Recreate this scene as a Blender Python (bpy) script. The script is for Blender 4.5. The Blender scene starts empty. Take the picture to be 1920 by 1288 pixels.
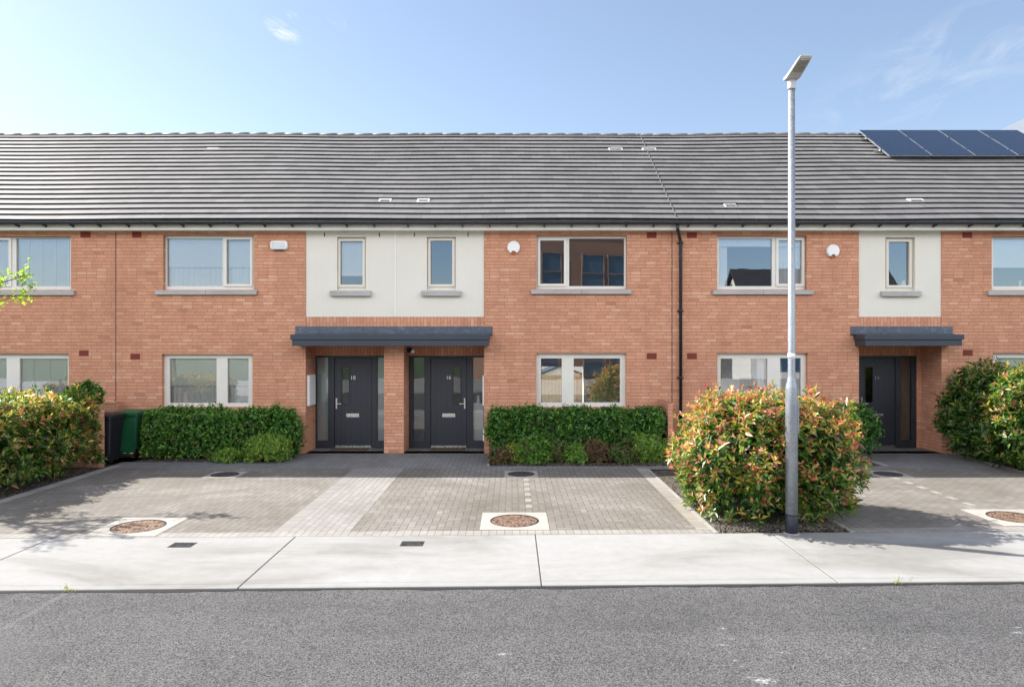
import bpy, math, random
import numpy as np
from mathutils import Vector
R = math.radians
rng = np.random.default_rng(7)
random.seed(7)
SC = bpy.context.scene
COL = SC.collection

# ------------------------------------------------------------------ measures
F, CH, FY = 1280.0, 2.45, 15.24        # focal length in photo pixels, camera height, facade distance
FRY = 15.34                            # window frame plane
BY = 16.0                              # porch back plane
RY0, RZ0, RY1, RZ1 = 14.86, 5.135, 19.2, 8.32   # roof eaves and ridge
def X(px, Y=FY): return (px - 960) * Y / F
def Z(py, Y=FY): return CH - (py - 644) * Y / F
def G(px, py):
    Y = F * CH / (py - 644)
    return (px - 960) * Y / F, Y

# ------------------------------------------------------------------ mesh helpers
class MB:
    def __init__(s): s.v, s.f, s.m, s.sm = [], [], [], []
    def face(s, pts, m=0, smooth=False):
        b = len(s.v); s.v += [tuple(p) for p in pts]; s.f.append(tuple(range(b, b + len(pts)))); s.m.append(m); s.sm.append(smooth)
    def box(s, x0, x1, y0, y1, z0, z1, m=0):
        x0, x1 = min(x0, x1), max(x0, x1); y0, y1 = min(y0, y1), max(y0, y1); z0, z1 = min(z0, z1), max(z0, z1)
        b = len(s.v)
        s.v += [(x0,y0,z0),(x1,y0,z0),(x1,y1,z0),(x0,y1,z0),(x0,y0,z1),(x1,y0,z1),(x1,y1,z1),(x0,y1,z1)]
        for q in ((0,3,2,1),(4,5,6,7),(0,1,5,4),(1,2,6,5),(2,3,7,6),(3,0,4,7)):
            s.f.append(tuple(b+i for i in q)); s.m.append(m); s.sm.append(False)
        return s
    def loft(s, rings, m=0, smooth=True, cap=True):
        n = len(rings[0]); b = len(s.v)
        for r in rings: s.v += [tuple(p) for p in r]
        for i in range(len(rings)-1):
            for k in range(n):
                k2 = (k+1) % n
                s.f.append((b+i*n+k, b+i*n+k2, b+(i+1)*n+k2, b+(i+1)*n+k)); s.m.append(m); s.sm.append(smooth)
        if cap:
            s.f.append(tuple(b+k for k in reversed(range(n)))); s.m.append(m); s.sm.append(False)
            e = b+(len(rings)-1)*n
            s.f.append(tuple(e+k for k in range(n))); s.m.append(m); s.sm.append(False)
        return s
    def lathe(s, cx, cy, prof, n=24, m=0):           # prof: (radius, z)
        return s.loft([[(cx+r*math.cos(2*math.pi*k/n), cy+r*math.sin(2*math.pi*k/n), z) for k in range(n)] for r, z in prof], m)
    def tube(s, pts, rad, n=8, m=0):
        pts = [Vector(p) for p in pts]
        if not hasattr(rad, '__len__'): rad = [rad]*len(pts)
        rings = []
        for i, p in enumerate(pts):
            d = (pts[min(i+1, len(pts)-1)] - pts[max(i-1, 0)]).normalized()
            a = Vector((0,0,1)) if abs(d.z) < .9 else Vector((1,0,0))
            e1 = d.cross(a).normalized(); e2 = d.cross(e1)
            rings.append([p + rad[i]*(math.cos(2*math.pi*k/n)*e1 + math.sin(2*math.pi*k/n)*e2) for k in range(n)])
        return s.loft(rings, m)
    def grid(s, x0, x1, z0, z1, holes, y0, y1, m=0, back=True):   # wall in the XZ plane with rectangular holes
        xs = sorted({x0, x1, *[min(max(h[i], x0), x1) for h in holes for i in (0, 1)]})
        zs = sorted({z0, z1, *[min(max(h[i], z0), z1) for h in holes for i in (2, 3)]})
        def solid(i, k):
            if i < 0 or k < 0 or i >= len(xs)-1 or k >= len(zs)-1: return False
            cx, cz = (xs[i]+xs[i+1])/2, (zs[k]+zs[k+1])/2
            return not any(h[0] < cx < h[1] and h[2] < cz < h[3] for h in holes)
        for i in range(len(xs)-1):
            for k in range(len(zs)-1):
                if not solid(i, k): continue
                a, b, c, d = xs[i], xs[i+1], zs[k], zs[k+1]
                s.face([(a,y0,c),(b,y0,c),(b,y0,d),(a,y0,d)], m)
                if back: s.face([(a,y1,d),(b,y1,d),(b,y1,c),(a,y1,c)], m)
                if not solid(i-1, k): s.face([(a,y1,c),(a,y0,c),(a,y0,d),(a,y1,d)], m)
                if not solid(i+1, k): s.face([(b,y0,c),(b,y1,c),(b,y1,d),(b,y0,d)], m)
                if not solid(i, k-1): s.face([(a,y0,c),(a,y1,c),(b,y1,c),(b,y0,c)], m)
                if not solid(i, k+1): s.face([(a,y0,d),(b,y0,d),(b,y1,d),(a,y1,d)], m)
        return s

WL = {}                                               # world origin of every object made
def weld(me):
    import bmesh
    bm = bmesh.new(); bm.from_mesh(me); bmesh.ops.remove_doubles(bm, verts=bm.verts, dist=1e-5); bm.to_mesh(me); bm.free()
def obj(name, mb, mats, parent=None, loc=None, bevel=0, dist=None):
    o0 = WL[parent.name] if parent else Vector(loc or (0, 0, 0))
    me = bpy.data.meshes.new(name)
    me.from_pydata([(x-o0.x, y-o0.y, z-o0.z) for x, y, z in mb.v], [], mb.f)
    if not isinstance(mats, (list, tuple)): mats = [mats]
    for m in mats: me.materials.append(m)
    me.polygons.foreach_set('material_index', mb.m); me.polygons.foreach_set('use_smooth', mb.sm)
    weld(me); me.update()
    o = bpy.data.objects.new(name, me); COL.objects.link(o)
    if parent: o.parent = parent
    else: o.location = o0
    WL[o.name] = o0
    if bevel:
        b = o.modifiers.new('edge', 'BEVEL'); b.width = bevel; b.segments = 2; b.limit_method = 'ANGLE'
    return o
def tag(o, label=None, cat=None, group=None, kind=None):
    if label: o['label'] = label
    if cat: o['category'] = cat
    if group: o['group'] = group
    if kind: o['kind'] = kind
    return o
def thing(name, loc, label, cat, group=None):
    o = bpy.data.objects.new(name, None); COL.objects.link(o); o.location = loc; o.empty_display_size = .2
    WL[o.name] = Vector(loc)
    return tag(o, label, cat, group)
def dup(root, loc, label):
    def cp(o, par):
        c = o.copy(); COL.objects.link(c)
        if par: c.parent = par
        WL[c.name] = Vector(loc)
        for ch in list(o.children): cp(ch, c)
        return c
    c = cp(root, None); c.location = loc; c['label'] = label
    return c
def text_mesh(txt, size, depth, M):
    cu = bpy.data.curves.new('number', 'FONT'); cu.body = txt; cu.size = size; cu.extrude = depth; cu.align_x = 'CENTER'; cu.align_y = 'CENTER'
    t = bpy.data.objects.new('number', cu); COL.objects.link(t)
    bpy.context.view_layer.update()
    me = bpy.data.meshes.new_from_object(t.evaluated_get(bpy.context.evaluated_depsgraph_get()))
    bpy.data.objects.remove(t); bpy.data.curves.remove(cu)
    mb = MB()
    for p in me.polygons:
        mb.face([M(me.vertices[i].co) for i in p.vertices])
    bpy.data.meshes.remove(me)
    return mb

# ------------------------------------------------------------------ node helpers
class S:
    """a socket that takes part in arithmetic"""
    def __init__(s, t, k): s.t, s.k = t, k
    def op(s, o, *a, clamp=False):
        n = s.t.nodes.new('ShaderNodeMath'); n.operation = o; n.use_clamp = clamp
        for i, v in enumerate((s,)+a):
            if isinstance(v, S): s.t.links.new(v.k, n.inputs[i])
            else: n.inputs[i].default_value = v
        return S(s.t, n.outputs[0])
    def __add__(s, b): return s.op('ADD', b)
    __radd__ = __add__
    def __sub__(s, b): return s.op('SUBTRACT', b)
    def __rsub__(s, b): return (s*-1)+b
    def __mul__(s, b): return s.op('MULTIPLY', b)
    __rmul__ = __mul__
    def __truediv__(s, b): return s.op('DIVIDE', b)
    def floor(s): return s.op('FLOOR')
    def fract(s): return s.op('FRACT')
    def mod(s, b): return s.op('FLOORED_MODULO', b)
    def lt(s, b): return s.op('LESS_THAN', b)
    def gt(s, b): return s.op('GREATER_THAN', b)
    def max(s, b): return s.op('MAXIMUM', b)
    def min(s, b): return s.op('MINIMUM', b)
    def abs(s): return s.op('ABSOLUTE')
    def eq(s, b): return s.op('COMPARE', b, .1)
    def sat(s): return s.op('ADD', 0.0, clamp=True)
class T:
    def __init__(s, name, world=False):
        if world:
            s.t = name
        else:
            s.mat = bpy.data.materials.new(name); s.mat.use_nodes = True; s.t = s.mat.node_tree; s.t.nodes.clear()
    def n(s, ty, **kw):
        n = s.t.nodes.new(ty)
        for k, v in kw.items(): setattr(n, k, v)
        return n
    def put(s, v, sock):
        if isinstance(v, S): s.t.links.new(v.k, sock)
        elif hasattr(v, 'is_output'): s.t.links.new(v, sock)
        else: sock.default_value = (*v, 1) if isinstance(v, tuple) and len(v) == 3 and sock.type == 'RGBA' else v
    def pos(s):
        g = s.n('ShaderNodeNewGeometry'); sp = s.n('ShaderNodeSeparateXYZ'); s.t.links.new(g.outputs['Position'], sp.inputs[0])
        return [S(s.t, sp.outputs[i]) for i in range(3)]
    def objc(s):
        g = s.n('ShaderNodeTexCoord'); sp = s.n('ShaderNodeSeparateXYZ'); s.t.links.new(g.outputs['Object'], sp.inputs[0])
        return [S(s.t, sp.outputs[i]) for i in range(3)]
    def vec(s, x, y, z=0.0):
        c = s.n('ShaderNodeCombineXYZ')
        for i, v in enumerate((x, y, z)): s.put(v, c.inputs[i])
        return c.outputs[0]
    def white(s, v):
        n = s.n('ShaderNodeTexWhiteNoise', noise_dimensions='3D'); s.put(v, n.inputs['Vector']); return S(s.t, n.outputs['Value'])
    def noise(s, v, scale, detail=3, rough=.55, dist=0):
        n = s.n('ShaderNodeTexNoise'); s.put(v, n.inputs['Vector']); n.inputs['Scale'].default_value = scale
        n.inputs['Detail'].default_value = detail; n.inputs['Roughness'].default_value = rough; n.inputs['Distortion'].default_value = dist
        return S(s.t, n.outputs['Fac'])
    def voro(s, v, scale, out='Distance', feature='F1'):
        n = s.n('ShaderNodeTexVoronoi', feature=feature); s.put(v, n.inputs['Vector']); n.inputs['Scale'].default_value = scale
        return n.outputs[out]
    def ramp(s, fac, stops, mode='LINEAR'):
        n = s.n('ShaderNodeValToRGB'); s.put(fac, n.inputs[0]); cr = n.color_ramp; cr.interpolation = mode
        while len(cr.elements) < len(stops): cr.elements.new(.5)
        for e, (p, c) in zip(cr.elements, stops):
            e.position = p; e.color = (*c, 1) if hasattr(c, '__len__') else (c, c, c, 1)
        return n.outputs[0]
    def rng(s, fac, a, b, c, d):
        n = s.n('ShaderNodeMapRange'); s.put(fac, n.inputs[0])
        for i, v in enumerate((a, b, c, d)): n.inputs[i+1].default_value = v
        return S(s.t, n.outputs[0])
    def mix(s, fac, a, b, mode='MIX'):
        n = s.n('ShaderNodeMix', data_type='RGBA', blend_type=mode)
        s.put(fac, n.inputs[0]); s.put(a, n.inputs[6]); s.put(b, n.inputs[7]); return n.outputs[2]
    def bump(s, h, dist, strength=1.0):
        n = s.n('ShaderNodeBump'); s.put(h, n.inputs['Height']); n.inputs['Distance'].default_value = dist; n.inputs['Strength'].default_value = strength
        return n.outputs[0]
    def pbr(s, color, rough=.6, metal=0, spec=.5, normal=None):
        p = s.n('ShaderNodeBsdfPrincipled'); s.put(color, p.inputs['Base Color']); s.put(rough, p.inputs['Roughness']); s.put(metal, p.inputs['Metallic'])
        p.inputs['Specular IOR Level'].default_value = spec
        if normal is not None: s.t.links.new(normal, p.inputs['Normal'])
        return p.outputs[0]
    def out(s, sh):
        o = s.n('ShaderNodeOutputMaterial'); s.t.links.new(sh, o.inputs[0]); return s.mat

def brick_mat(name, soldier=False, grain=1.0):
    t = T(name); x, y, z = t.pos()
    u, v = x+y, z
    if soldier: u, v = v+.02, u
    row = (v/.075).floor(); fu = u/.225 + row.mod(2.0)*.5
    if not soldier:
        sh = t.white(t.vec(row, 3.0, 1.0)); fu = fu + (sh*3.0).floor()*.25
    col = fu.floor(); fx = fu.fract(); fz = (v/.075).fract()
    wob = t.noise(t.vec(x, y, z), 40, 2)*.05
    mort = (fx+wob-.025).lt(.046).max((fz+wob-.025).lt(.15))
    r1 = t.white(t.vec(col, row, .5)); r2 = t.white(t.vec(col, row, 7.5))
    c = t.ramp(r1, [(0, (.52,.252,.160)), (.25, (.56,.274,.175)), (.6, (.585,.290,.186)), (.9, (.61,.312,.204)), (1, (.64,.368,.252))])
    c = t.mix((r2.gt(.982))*.5, c, (.36, .15, .09))
    big = t.noise(t.vec(x, y, z), .55, 4); small = t.noise(t.vec(x, y, z), 90, 3)
    c = t.mix(.75, c, t.ramp(big, [(.3, (.88,.86,.86)), (.7, (1.06,1.06,1.04))]), 'MULTIPLY')
    streak = t.noise(t.vec((x+y)*2.2, 0.0, z*.22), 2.2, 5, .65)
    c = t.mix(.8, c, t.ramp(streak, [(.3, (.90,.885,.87)), (.6, (1.04,1.04,1.04))]), 'MULTIPLY')
    c = t.mix(.5, c, t.ramp(small, [(.25, .75), (.75, 1.2)]), 'MULTIPLY')
    c = t.mix(mort*.9, c, (.37, .175, .112))
    h = (1.0-mort)*.8 + small*.25
    return t.out(t.pbr(c, .88, spec=.25, normal=t.bump(h, .006, .8)))

def herring_mat(name):
    t = T(name); x, y, z = t.pos()
    u, v = x/.1, y/.1
    i, j = u.floor(), v.floor(); fu, fv = u.fract(), v.fract()
    k = (i-j).mod(4.0)
    k0, k1, k2, k3 = k.eq(0.0), k.eq(1.0), k.eq(2.0), k.eq(3.0)
    w = .05
    L = fu.lt(w)*(1.0-k1); Rr = fu.gt(1-w)*(1.0-k0); B = fv.lt(w)*(1.0-k2); Tt = fv.gt(1-w)*(1.0-k3)
    gap = L.max(Rr).max(B.max(Tt))
    bi = i-k1; bj = j-k2
    r = t.white(t.vec(bi, bj, .3))
    P = t.vec(x, y, z)
    c = t.ramp(r, [(0, (.180,.166,.152)), (.5, (.200,.185,.169)), (.96, (.213,.198,.181)), (1, (.24,.226,.209))])
    st = t.noise(P, .55, 5, .6, .4); st2 = t.noise(P, 1.7, 4, .6)
    c = t.mix(1.0, c, t.ramp(st, [(.3, (.80,.78,.73)), (.5, (1,.99,.97)), (.68, (1.32,1.31,1.33))]), 'MULTIPLY')
    c = t.mix(.55, c, t.ramp(st2, [(.3, (.82,.8,.76)), (.7, (1.14,1.14,1.15))]), 'MULTIPLY')
    sm = t.noise(P, 120, 3)
    c = t.mix(.6, c, t.ramp(sm, [(.25, .72), (.75, 1.25)]), 'MULTIPLY')
    c = t.mix(gap*.85, c, (.085, .073, .062))
    return t.out(t.pbr(c, .85, spec=.3, normal=t.bump((1.0-gap)+sm*.3, .006, .8)))

def paver_mat(name, along_y=True, soldier=False, ox=0.0, oy=0.0, base=(.272,.257,.247)):
    t = T(name); x, y, z = t.pos()
    u, v = (y+oy, x+ox) if along_y else (x+ox, y+oy)
    row = (v/.1).floor(); fv = (v/.1).fract()
    off = row.mod(2.0)*.5
    if soldier: fu = u/.2
    else: fu = u/.2 + off
    col = fu.floor(); f = fu.fract()
    gap = f.lt(.03).max(fv.lt(.06))
    r = t.white(t.vec(col, row, .9)); P = t.vec(x, y, z)
    b = base
    c = t.ramp(r, [(0, tuple(q*.91 for q in b)), (.6, b), (1, tuple(q*1.07 for q in b))])
    st = t.noise(P, .7, 5, .6, .4)
    c = t.mix(.8, c, t.ramp(st, [(.3, (.82,.8,.77)), (.7, (1.18,1.18,1.17))]), 'MULTIPLY')
    sm = t.noise(P, 120, 3)
    c = t.mix(.5, c, t.ramp(sm, [(.25, .75), (.75, 1.22)]), 'MULTIPLY')
    c = t.mix(gap*.85, c, (.10, .085, .075))
    return t.out(t.pbr(c, .85, spec=.3, normal=t.bump((1.0-gap)+sm*.3, .006, .8)))

def concrete_mat(name, base, stain=.5, scale=.8):
    t = T(name); x, y, z = t.pos(); P = t.vec(x*.45, y*1.2, z)
    a = t.noise(P, scale, 6, .62, .8); b = t.noise(t.vec(x, y, z), 6, 5, .6); g = t.noise(t.vec(x, y, z), 150, 3)
    c = t.mix(stain, base, t.ramp(a, [(.34, (.66,.64,.60)), (.48, (.93,.92,.90)), (.62, (1.06,1.06,1.06))]), 'MULTIPLY')
    c = t.mix(.35, c, t.ramp(b, [(.3, (.8,.79,.77)), (.7, (1.1,1.1,1.1))]), 'MULTIPLY')
    c = t.mix(.4, c, t.ramp(g, [(.25, .78), (.75, 1.18)]), 'MULTIPLY')
    spots = t.noise(t.vec(x, y, z), 9, 2, .4)
    c = t.mix(S(t.t, spots.k).gt(.76)*.35, c, (.2, .18, .16))
    return t.out(t.pbr(c, .9, spec=.25, normal=t.bump(b*.5+g*.5, .004, .5)))

def asphalt_mat():
    t = T('asphalt'); x, y, z = t.pos(); P = t.vec(x, y, z)
    vc = t.voro(P, 105, 'Color'); vd = S(t.t, t.voro(P, 105, 'Distance'))
    sp = t.n('ShaderNodeSeparateColor'); t.t.links.new(vc, sp.inputs[0]); r = S(t.t, sp.outputs[0])
    n1 = t.noise(P, 62, 5, .72); big = t.noise(P, .6, 5, .6, .5); med = t.noise(P, 4, 4, .6)
    h = n1*.8 + r*.55 - vd*.3
    c = t.ramp(h, [(.25, (.038,.038,.039)), (.43, (.104,.102,.104)), (.62, (.138,.135,.136)), (.85, (.215,.21,.205))])
    c = t.mix(.8, c, t.ramp(big, [(.3, (.86,.86,.87)), (.7, (1.14,1.13,1.12))]), 'MULTIPLY')
    c = t.mix(.6, c, t.ramp(med, [(.3, .86), (.7, 1.13)]), 'MULTIPLY')
    band = t.noise(t.vec(x*.06, y*1.5, 3.0), 1.4, 3, .5)
    c = t.mix(.7, c, t.ramp(band, [(.35, (.88,.88,.885)), (.65, (1.10,1.095,1.09))]), 'MULTIPLY')
    # a worn seam and a paler mended patch
    wx = t.noise(t.vec(0.0, y, 2.0), 3, 3)*.08
    seam = (1.0-((x+4.37+wx).abs()/.045)).sat()*y.gt(5.0)*.5
    c = t.mix(1.0, c, (1.12, 1.12, 1.12), 'MULTIPLY')
    c = t.mix(seam*(n1*1.3).sat(), c, (.27, .262, .255))
    patch = t.rng(x+big*2.0, -2.6, -3.3, 0, 1).sat()*t.rng(y, 5.9, 5.5, 0, 1).sat()
    c = t.mix(patch*.35, c, (.19, .186, .182))
    oil = (1.15-(((x-1.2)/.5)*((x-1.2)/.5)+((y-6.0)/.18)*((y-6.0)/.18)).op('SQRT')+(med-.5)*2.0).sat()
    c = t.mix(oil*.22, c, (.05,.049,.05))
    # pale marks of spilled paint
    rag = t.noise(P, 9, 5, .7, 1.2); fine = t.noise(P, 45, 3, .6)
    acc = None
    for px, py, rx, ry, a in ((1432,1278,.10,.055,1.3), (1405,1272,.05,.02,1), (945,1228,.06,.035,1.0), (1356,1212,.05,.02,.9), (1366,1225,.025,.05,.7),
                              (1378,1241,.03,.02,1), (1390,1252,.03,.018,1), (1355,1180,.04,.012,.9), (1372,1200,.04,.012,.9), (1471,1226,.05,.014,1), (1447,1200,.03,.01,.8),
                              (1908,1178,.07,.014,1), (1912,1188,.10,.025,1.1), (1620,1218,.02,.01,.9), (1570,1243,.03,.01,.8), (835,1172,.03,.01,.6), (438,1234,.05,.02,.7), (218,1206,.015,.01,.8)):
        Y = F*2.48/(py-644); cx = (px-960)*Y/F
        dx = (x-cx)/rx; dy = (y-Y)/ry
        g = (1.15 - (dx*dx+dy*dy).op('SQRT'))*a
        acc = g if acc is None else acc.max(g)
    m = ((acc*.75 + (rag-.5)*2.2 + (fine-.5)*2.6 + (n1-.5)*1.2)*1.1 - .25).sat()*acc.gt(0)
    c = t.mix(m*.75, c, (.62, .61, .60))
    return t.out(t.pbr(c, .9, spec=.3, normal=t.bump(h, .02, 1.0)))

def plain(name, color, rough=.5, metal=0, spec=.5, var=.12, vscale=6, bumpd=.0, bscale=60):
    t = T(name); x, y, z = t.objc(); P = t.vec(x, y, z)
    n = t.noise(P, vscale, 5, .6); f = t.noise(P, bscale, 3)
    c = t.mix(1.0, color, t.ramp(n, [(.3, 1-var), (.7, 1+var*.6)]), 'MULTIPLY')
    c = t.mix(1.0, c, t.ramp(f, [(.25, 1-var*.6), (.75, 1+var*.5)]), 'MULTIPLY')
    rr = t.rng(n, .3, .7, max(rough-.07, .02), min(rough+.09, 1))
    return t.out(t.pbr(c, rr, metal, spec, t.bump(f, bumpd, .6) if bumpd else None))

def glass_mat(name, refl=.29, tint=(.97,.985,.985), wave=.0007):
    t = T(name); x, y, z = t.pos()
    n = t.noise(t.vec(x, y, z), 1.6, 2)
    nb = t.bump(n, wave*1.5, .5)
    lw = t.n('ShaderNodeFresnel'); lw.inputs[0].default_value = 1.5
    f = (S(t.t, lw.outputs[0])*1.6 + (refl-.064)).sat()
    tr = t.n('ShaderNodeBsdfTransparent'); tr.inputs[0].default_value = (*tint, 1)
    gl = t.n('ShaderNodeBsdfGlossy'); gl.inputs['Roughness'].default_value = .0; gl.inputs[0].default_value = (.95,.97,1,1); t.t.links.new(nb, gl.inputs['Normal'])
    m = t.n('ShaderNodeMixShader'); t.put(f, m.inputs[0]); t.t.links.new(tr.outputs[0], m.inputs[1]); t.t.links.new(gl.outputs[0], m.inputs[2])
    return t.out(m.outputs[0])

def leaf_mat(name, trans=.35, rough=.38, spec=.5, gain=1.6):
    t = T(name); a = t.n('ShaderNodeAttribute', attribute_name='tint')
    col = a.outputs['Color']
    p = t.pbr(col, rough, spec=spec)
    tl = t.n('ShaderNodeBsdfTranslucent'); t.put(t.mix(1.0, col, (gain, gain*1.02, gain*.8), 'MULTIPLY'), tl.inputs[0])
    m = t.n('ShaderNodeMixShader'); m.inputs[0].default_value = trans; t.t.links.new(p, m.inputs[1]); t.t.links.new(tl.outputs[0], m.inputs[2])
    return t.out(m.outputs[0])

def roof_mat():
    t = T('roof_tile'); x, y, z = t.pos()
    L = ((y-RY0)*(y-RY0) + (z-RZ0)*(z-RZ0)).op('SQRT')/.2692
    row = L.floor(); fu = x/.33 + row.mod(2.0)*.5; col = fu.floor(); fx = fu.fract()
    r = t.white(t.vec(col, row, .2)); P = t.vec(x, y, z)
    c = t.ramp(r, [(0, (.152,.145,.144)), (.5, (.170,.163,.162)), (1, (.190,.182,.180))])
    big = t.noise(P, .35, 5, .6, .6); st = t.noise(t.vec(x*3.0, y*.8, z*.8), 1.5, 5, .65)
    c = t.mix(.8, c, t.ramp(big, [(.3, (.86,.86,.87)), (.7, (1.14,1.13,1.12))]), 'MULTIPLY')
    c = t.mix(.15, c, t.ramp(st, [(.3, .8), (.7, 1.15)]), 'MULTIPLY')
    g = t.noise(P, 70, 3); c = t.mix(.5, c, t.ramp(g, [(.25, .75), (.75, 1.2)]), 'MULTIPLY')
    lich = t.noise(P, 14, 4, .7); c = t.mix(S(t.t, lich.k).gt(.69)*.25, c, (.34, .33, .28))
    gap = fx.lt(.02); c = t.mix(gap*.55, c, (.05, .05, .05))
    return t.out(t.pbr(c, .66, spec=.4, normal=t.bump((1.0-gap)*.6+g*.4, .004, .6)))

def soil_mat(name, dark=(.035,.026,.02), light=(.20,.175,.145), amt=.5):
    t = T(name); x, y, z = t.pos(); P = t.vec(x, y, z)
    v = S(t.t, t.voro(P, 42, 'Distance')); vc = t.voro(P, 42, 'Color')
    sp = t.n('ShaderNodeSeparateColor'); t.t.links.new(vc, sp.inputs[0]); r = S(t.t, sp.outputs[1])
    n = t.noise(P, 5, 4, .6); f = r*.7 + n*.5
    c = t.ramp(f, [(1-amt*.9, dark), (min(.97, 1.15-amt*.3), light)])
    return t.out(t.pbr(c, .95, spec=.2, normal=t.bump((1.0-v)+n, .02, 1)))

M = dict(
 brick=brick_mat('brick'), soldier=brick_mat('soldier_brick', True),
 render=plain('cream_render', (.69,.665,.615), .9, spec=.2, var=.07, vscale=.9, bumpd=.002, bscale=160),
 roof=roof_mat(), herring=herring_mat('herringbone_paving'),
 path=paver_mat('path_paving', True, ox=.01), path_s=paver_mat('path_edge_paving', False, True, ox=.11), header=paver_mat('header_paving', True, True, base=(.30,.282,.265)),
 back=paver_mat('porch_paving', True, base=(.205,.203,.207)), border=paver_mat('border_paving', False, True, ox=-.03, base=(.32,.295,.262)),
 concrete=concrete_mat('pavement_concrete', (.318,.314,.309), .75), slabc=concrete_mat('manhole_concrete', (.38,.362,.33), .4, 2),
 edging=concrete_mat('edging_concrete', (.33,.32,.31), .6, 2), asphalt=asphalt_mat(),
 gap=plain('joint_filler', (.07,.065,.055), .95), marker=concrete_mat('marker_block', (.30,.282,.245), .5, 3),
 white=plain('window_white', (.70,.67,.62), .38, var=.05, vscale=3), cream=plain('window_cream', (.68,.625,.545), .4, var=.05),
 pvc=plain('white_plastic', (.78,.78,.77), .35, var=.04), fascia=plain('fascia_board', (.78,.755,.70), .5, var=.08, vscale=1.2),
 sill=concrete_mat('sill_concrete', (.42,.41,.40), .4, 3),
 gutter=plain('black_gutter', (.014,.016,.022), .3, var=.25), black=plain('black_plastic', (.012,.012,.014), .4),
 canopy=plain('canopy_grey', (.031,.041,.060), .45, var=.15, vscale=2), lead=None,
 door=None, dframe=plain('door_frame_grey', (.023,.026,.036), .42, var=.1), steel=plain('brushed_steel', (.62,.61,.58), .28, 1.0, var=.12, vscale=30),
 glass=glass_mat('window_glass'), dglass=glass_mat('door_glass', .12, (.55,.52,.45), .004), solar=None,
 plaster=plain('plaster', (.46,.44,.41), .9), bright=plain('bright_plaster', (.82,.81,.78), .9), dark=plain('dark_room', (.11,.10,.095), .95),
 blind=plain('roller_blind', (.86,.87,.87), .8, var=.03), curtain=plain('net_curtain', (.84,.84,.85), .85, var=.03), slat=plain('venetian_slat', (.82,.84,.86), .5, var=.03),
 airb=plain('red_air_brick', (.20,.035,.022), .8, var=.2, vscale=20), galv=None, band=plain('pole_base_paint', (.022,.026,.040), .5, var=.25, vscale=14),
 head=plain('lamp_casting', (.50,.50,.49), .45, var=.06), lens=plain('lamp_lens', (.30,.29,.27), .25, var=.15),
 iron=None, rust=None, leaf=leaf_mat('photinia_leaf', .40, .33, .6), hedge=leaf_mat('hedge_leaf', .22, .42, .4), lime=leaf_mat('lime_leaf', .5, .45, .4, 1.9),
 bark=plain('bark', (.10,.07,.05), .9, var=.3, vscale=12, bumpd=.01), soil=soil_mat('bed_soil'), gravel=soil_mat('gravel_soil', (.035,.028,.021), (.20,.17,.135), .7),
 bing=plain('green_bin_plastic', (.012,.115,.045), .5, var=.12), bink=plain('black_bin_plastic', (.012,.013,.018), .5, var=.15),
 mat=plain('coir_mat', (.12,.085,.05), .95, var=.3, vscale=40), orange=plain('alarm_orange', (.42,.10,.03), .5),
 bark2=plain('brown_brick', (.33,.20,.15), .9, var=.12, vscale=.8), bluepane=None, timber=plain('timber_fence', (.68,.46,.26), .8, var=.2, vscale=5),
 whitewall=plain('white_rendered_wall', (.80,.79,.77), .9, var=.05), slate=plain('dark_slate', (.035,.035,.042), .6, var=.2, vscale=2),
 grass=plain('grass', (.05,.09,.025), .95, var=.4, vscale=1.0),
)
def lead():
    t = T('lead_flashing'); x, y, z = t.pos(); n = t.noise(t.vec(x*1.2, y, z*2.0), 7, 7, .75, .4)
    c = t.ramp(n, [(.33, (.060,.071,.098)), (.55, (.098,.114,.148)), (.72, (.20,.22,.26))])
    return t.out(t.pbr(c, .55, .2, .5))
M['lead'] = lead()
def render_mat():
    t = T('cream_render'); x, y, z = t.pos(); P = t.vec(x, y, z)
    st = t.noise(t.vec(x*5.0, 0.0, z*.5), 3, 5, .65); f = t.noise(P, 130, 3); big = t.noise(P, 1.1, 4)
    c = t.mix(1.0, (.70,.668,.605), t.ramp(st, [(.3, (.985,.983,.978)), (.6, (1.005,1.005,1.005))]), 'MULTIPLY')
    c = t.mix(.6, c, t.ramp(big, [(.3, (.95,.95,.94)), (.7, (1.03,1.03,1.03))]), 'MULTIPLY')
    c = t.mix(.6, c, t.ramp(f, [(.25, .92), (.75, 1.06)]), 'MULTIPLY')
    return t.out(t.pbr(c, .9, spec=.2, normal=t.bump(f, .003, .7)))
M['render'] = render_mat()
def door_paint():
    t = T('door_paint'); x, y, z = t.pos()
    g = ((x/.118).fract()-.5).abs(); groove = g.gt(.46)
    n = t.noise(t.vec(x*6.0, y, z), 8, 4)
    c = t.mix(1.0, (.024,.028,.040), t.ramp(n, [(.3, .88), (.7, 1.1)]), 'MULTIPLY')
    return t.out(t.pbr(c, .42, normal=t.bump(1.0-groove, .004, .8)))
M['door'] = door_paint()
def solar_mat():
    t = T('solar_cells'); x, y, z = t.objc()
    c = t.ramp((x/.156).fract().lt(.02).max((y/.11).fract().lt(.02)), [(0, (.010,.020,.046)), (1, (.022,.034,.06))])
    return t.out(t.pbr(c, .12, .0, .7))
M['solar'] = solar_mat()
def galv_mat():
    t = T('galvanised_steel'); x, y, z = t.pos(); P = t.vec(x, y, z)
    v = t.voro(P, 60, 'Color'); sp = t.n('ShaderNodeSeparateColor'); t.t.links.new(v, sp.inputs[0]); n = t.noise(t.vec(x, y, z*.4), 14, 4)
    f = S(t.t, sp.outputs[0])*.4 + n*.6
    c = t.ramp(f, [(.25, (.25,.275,.31)), (.75, (.36,.385,.42))])
    return t.out(t.pbr(c, t.rng(f, .2, .8, .38, .55), .55, .5))
M['galv'] = galv_mat()
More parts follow.
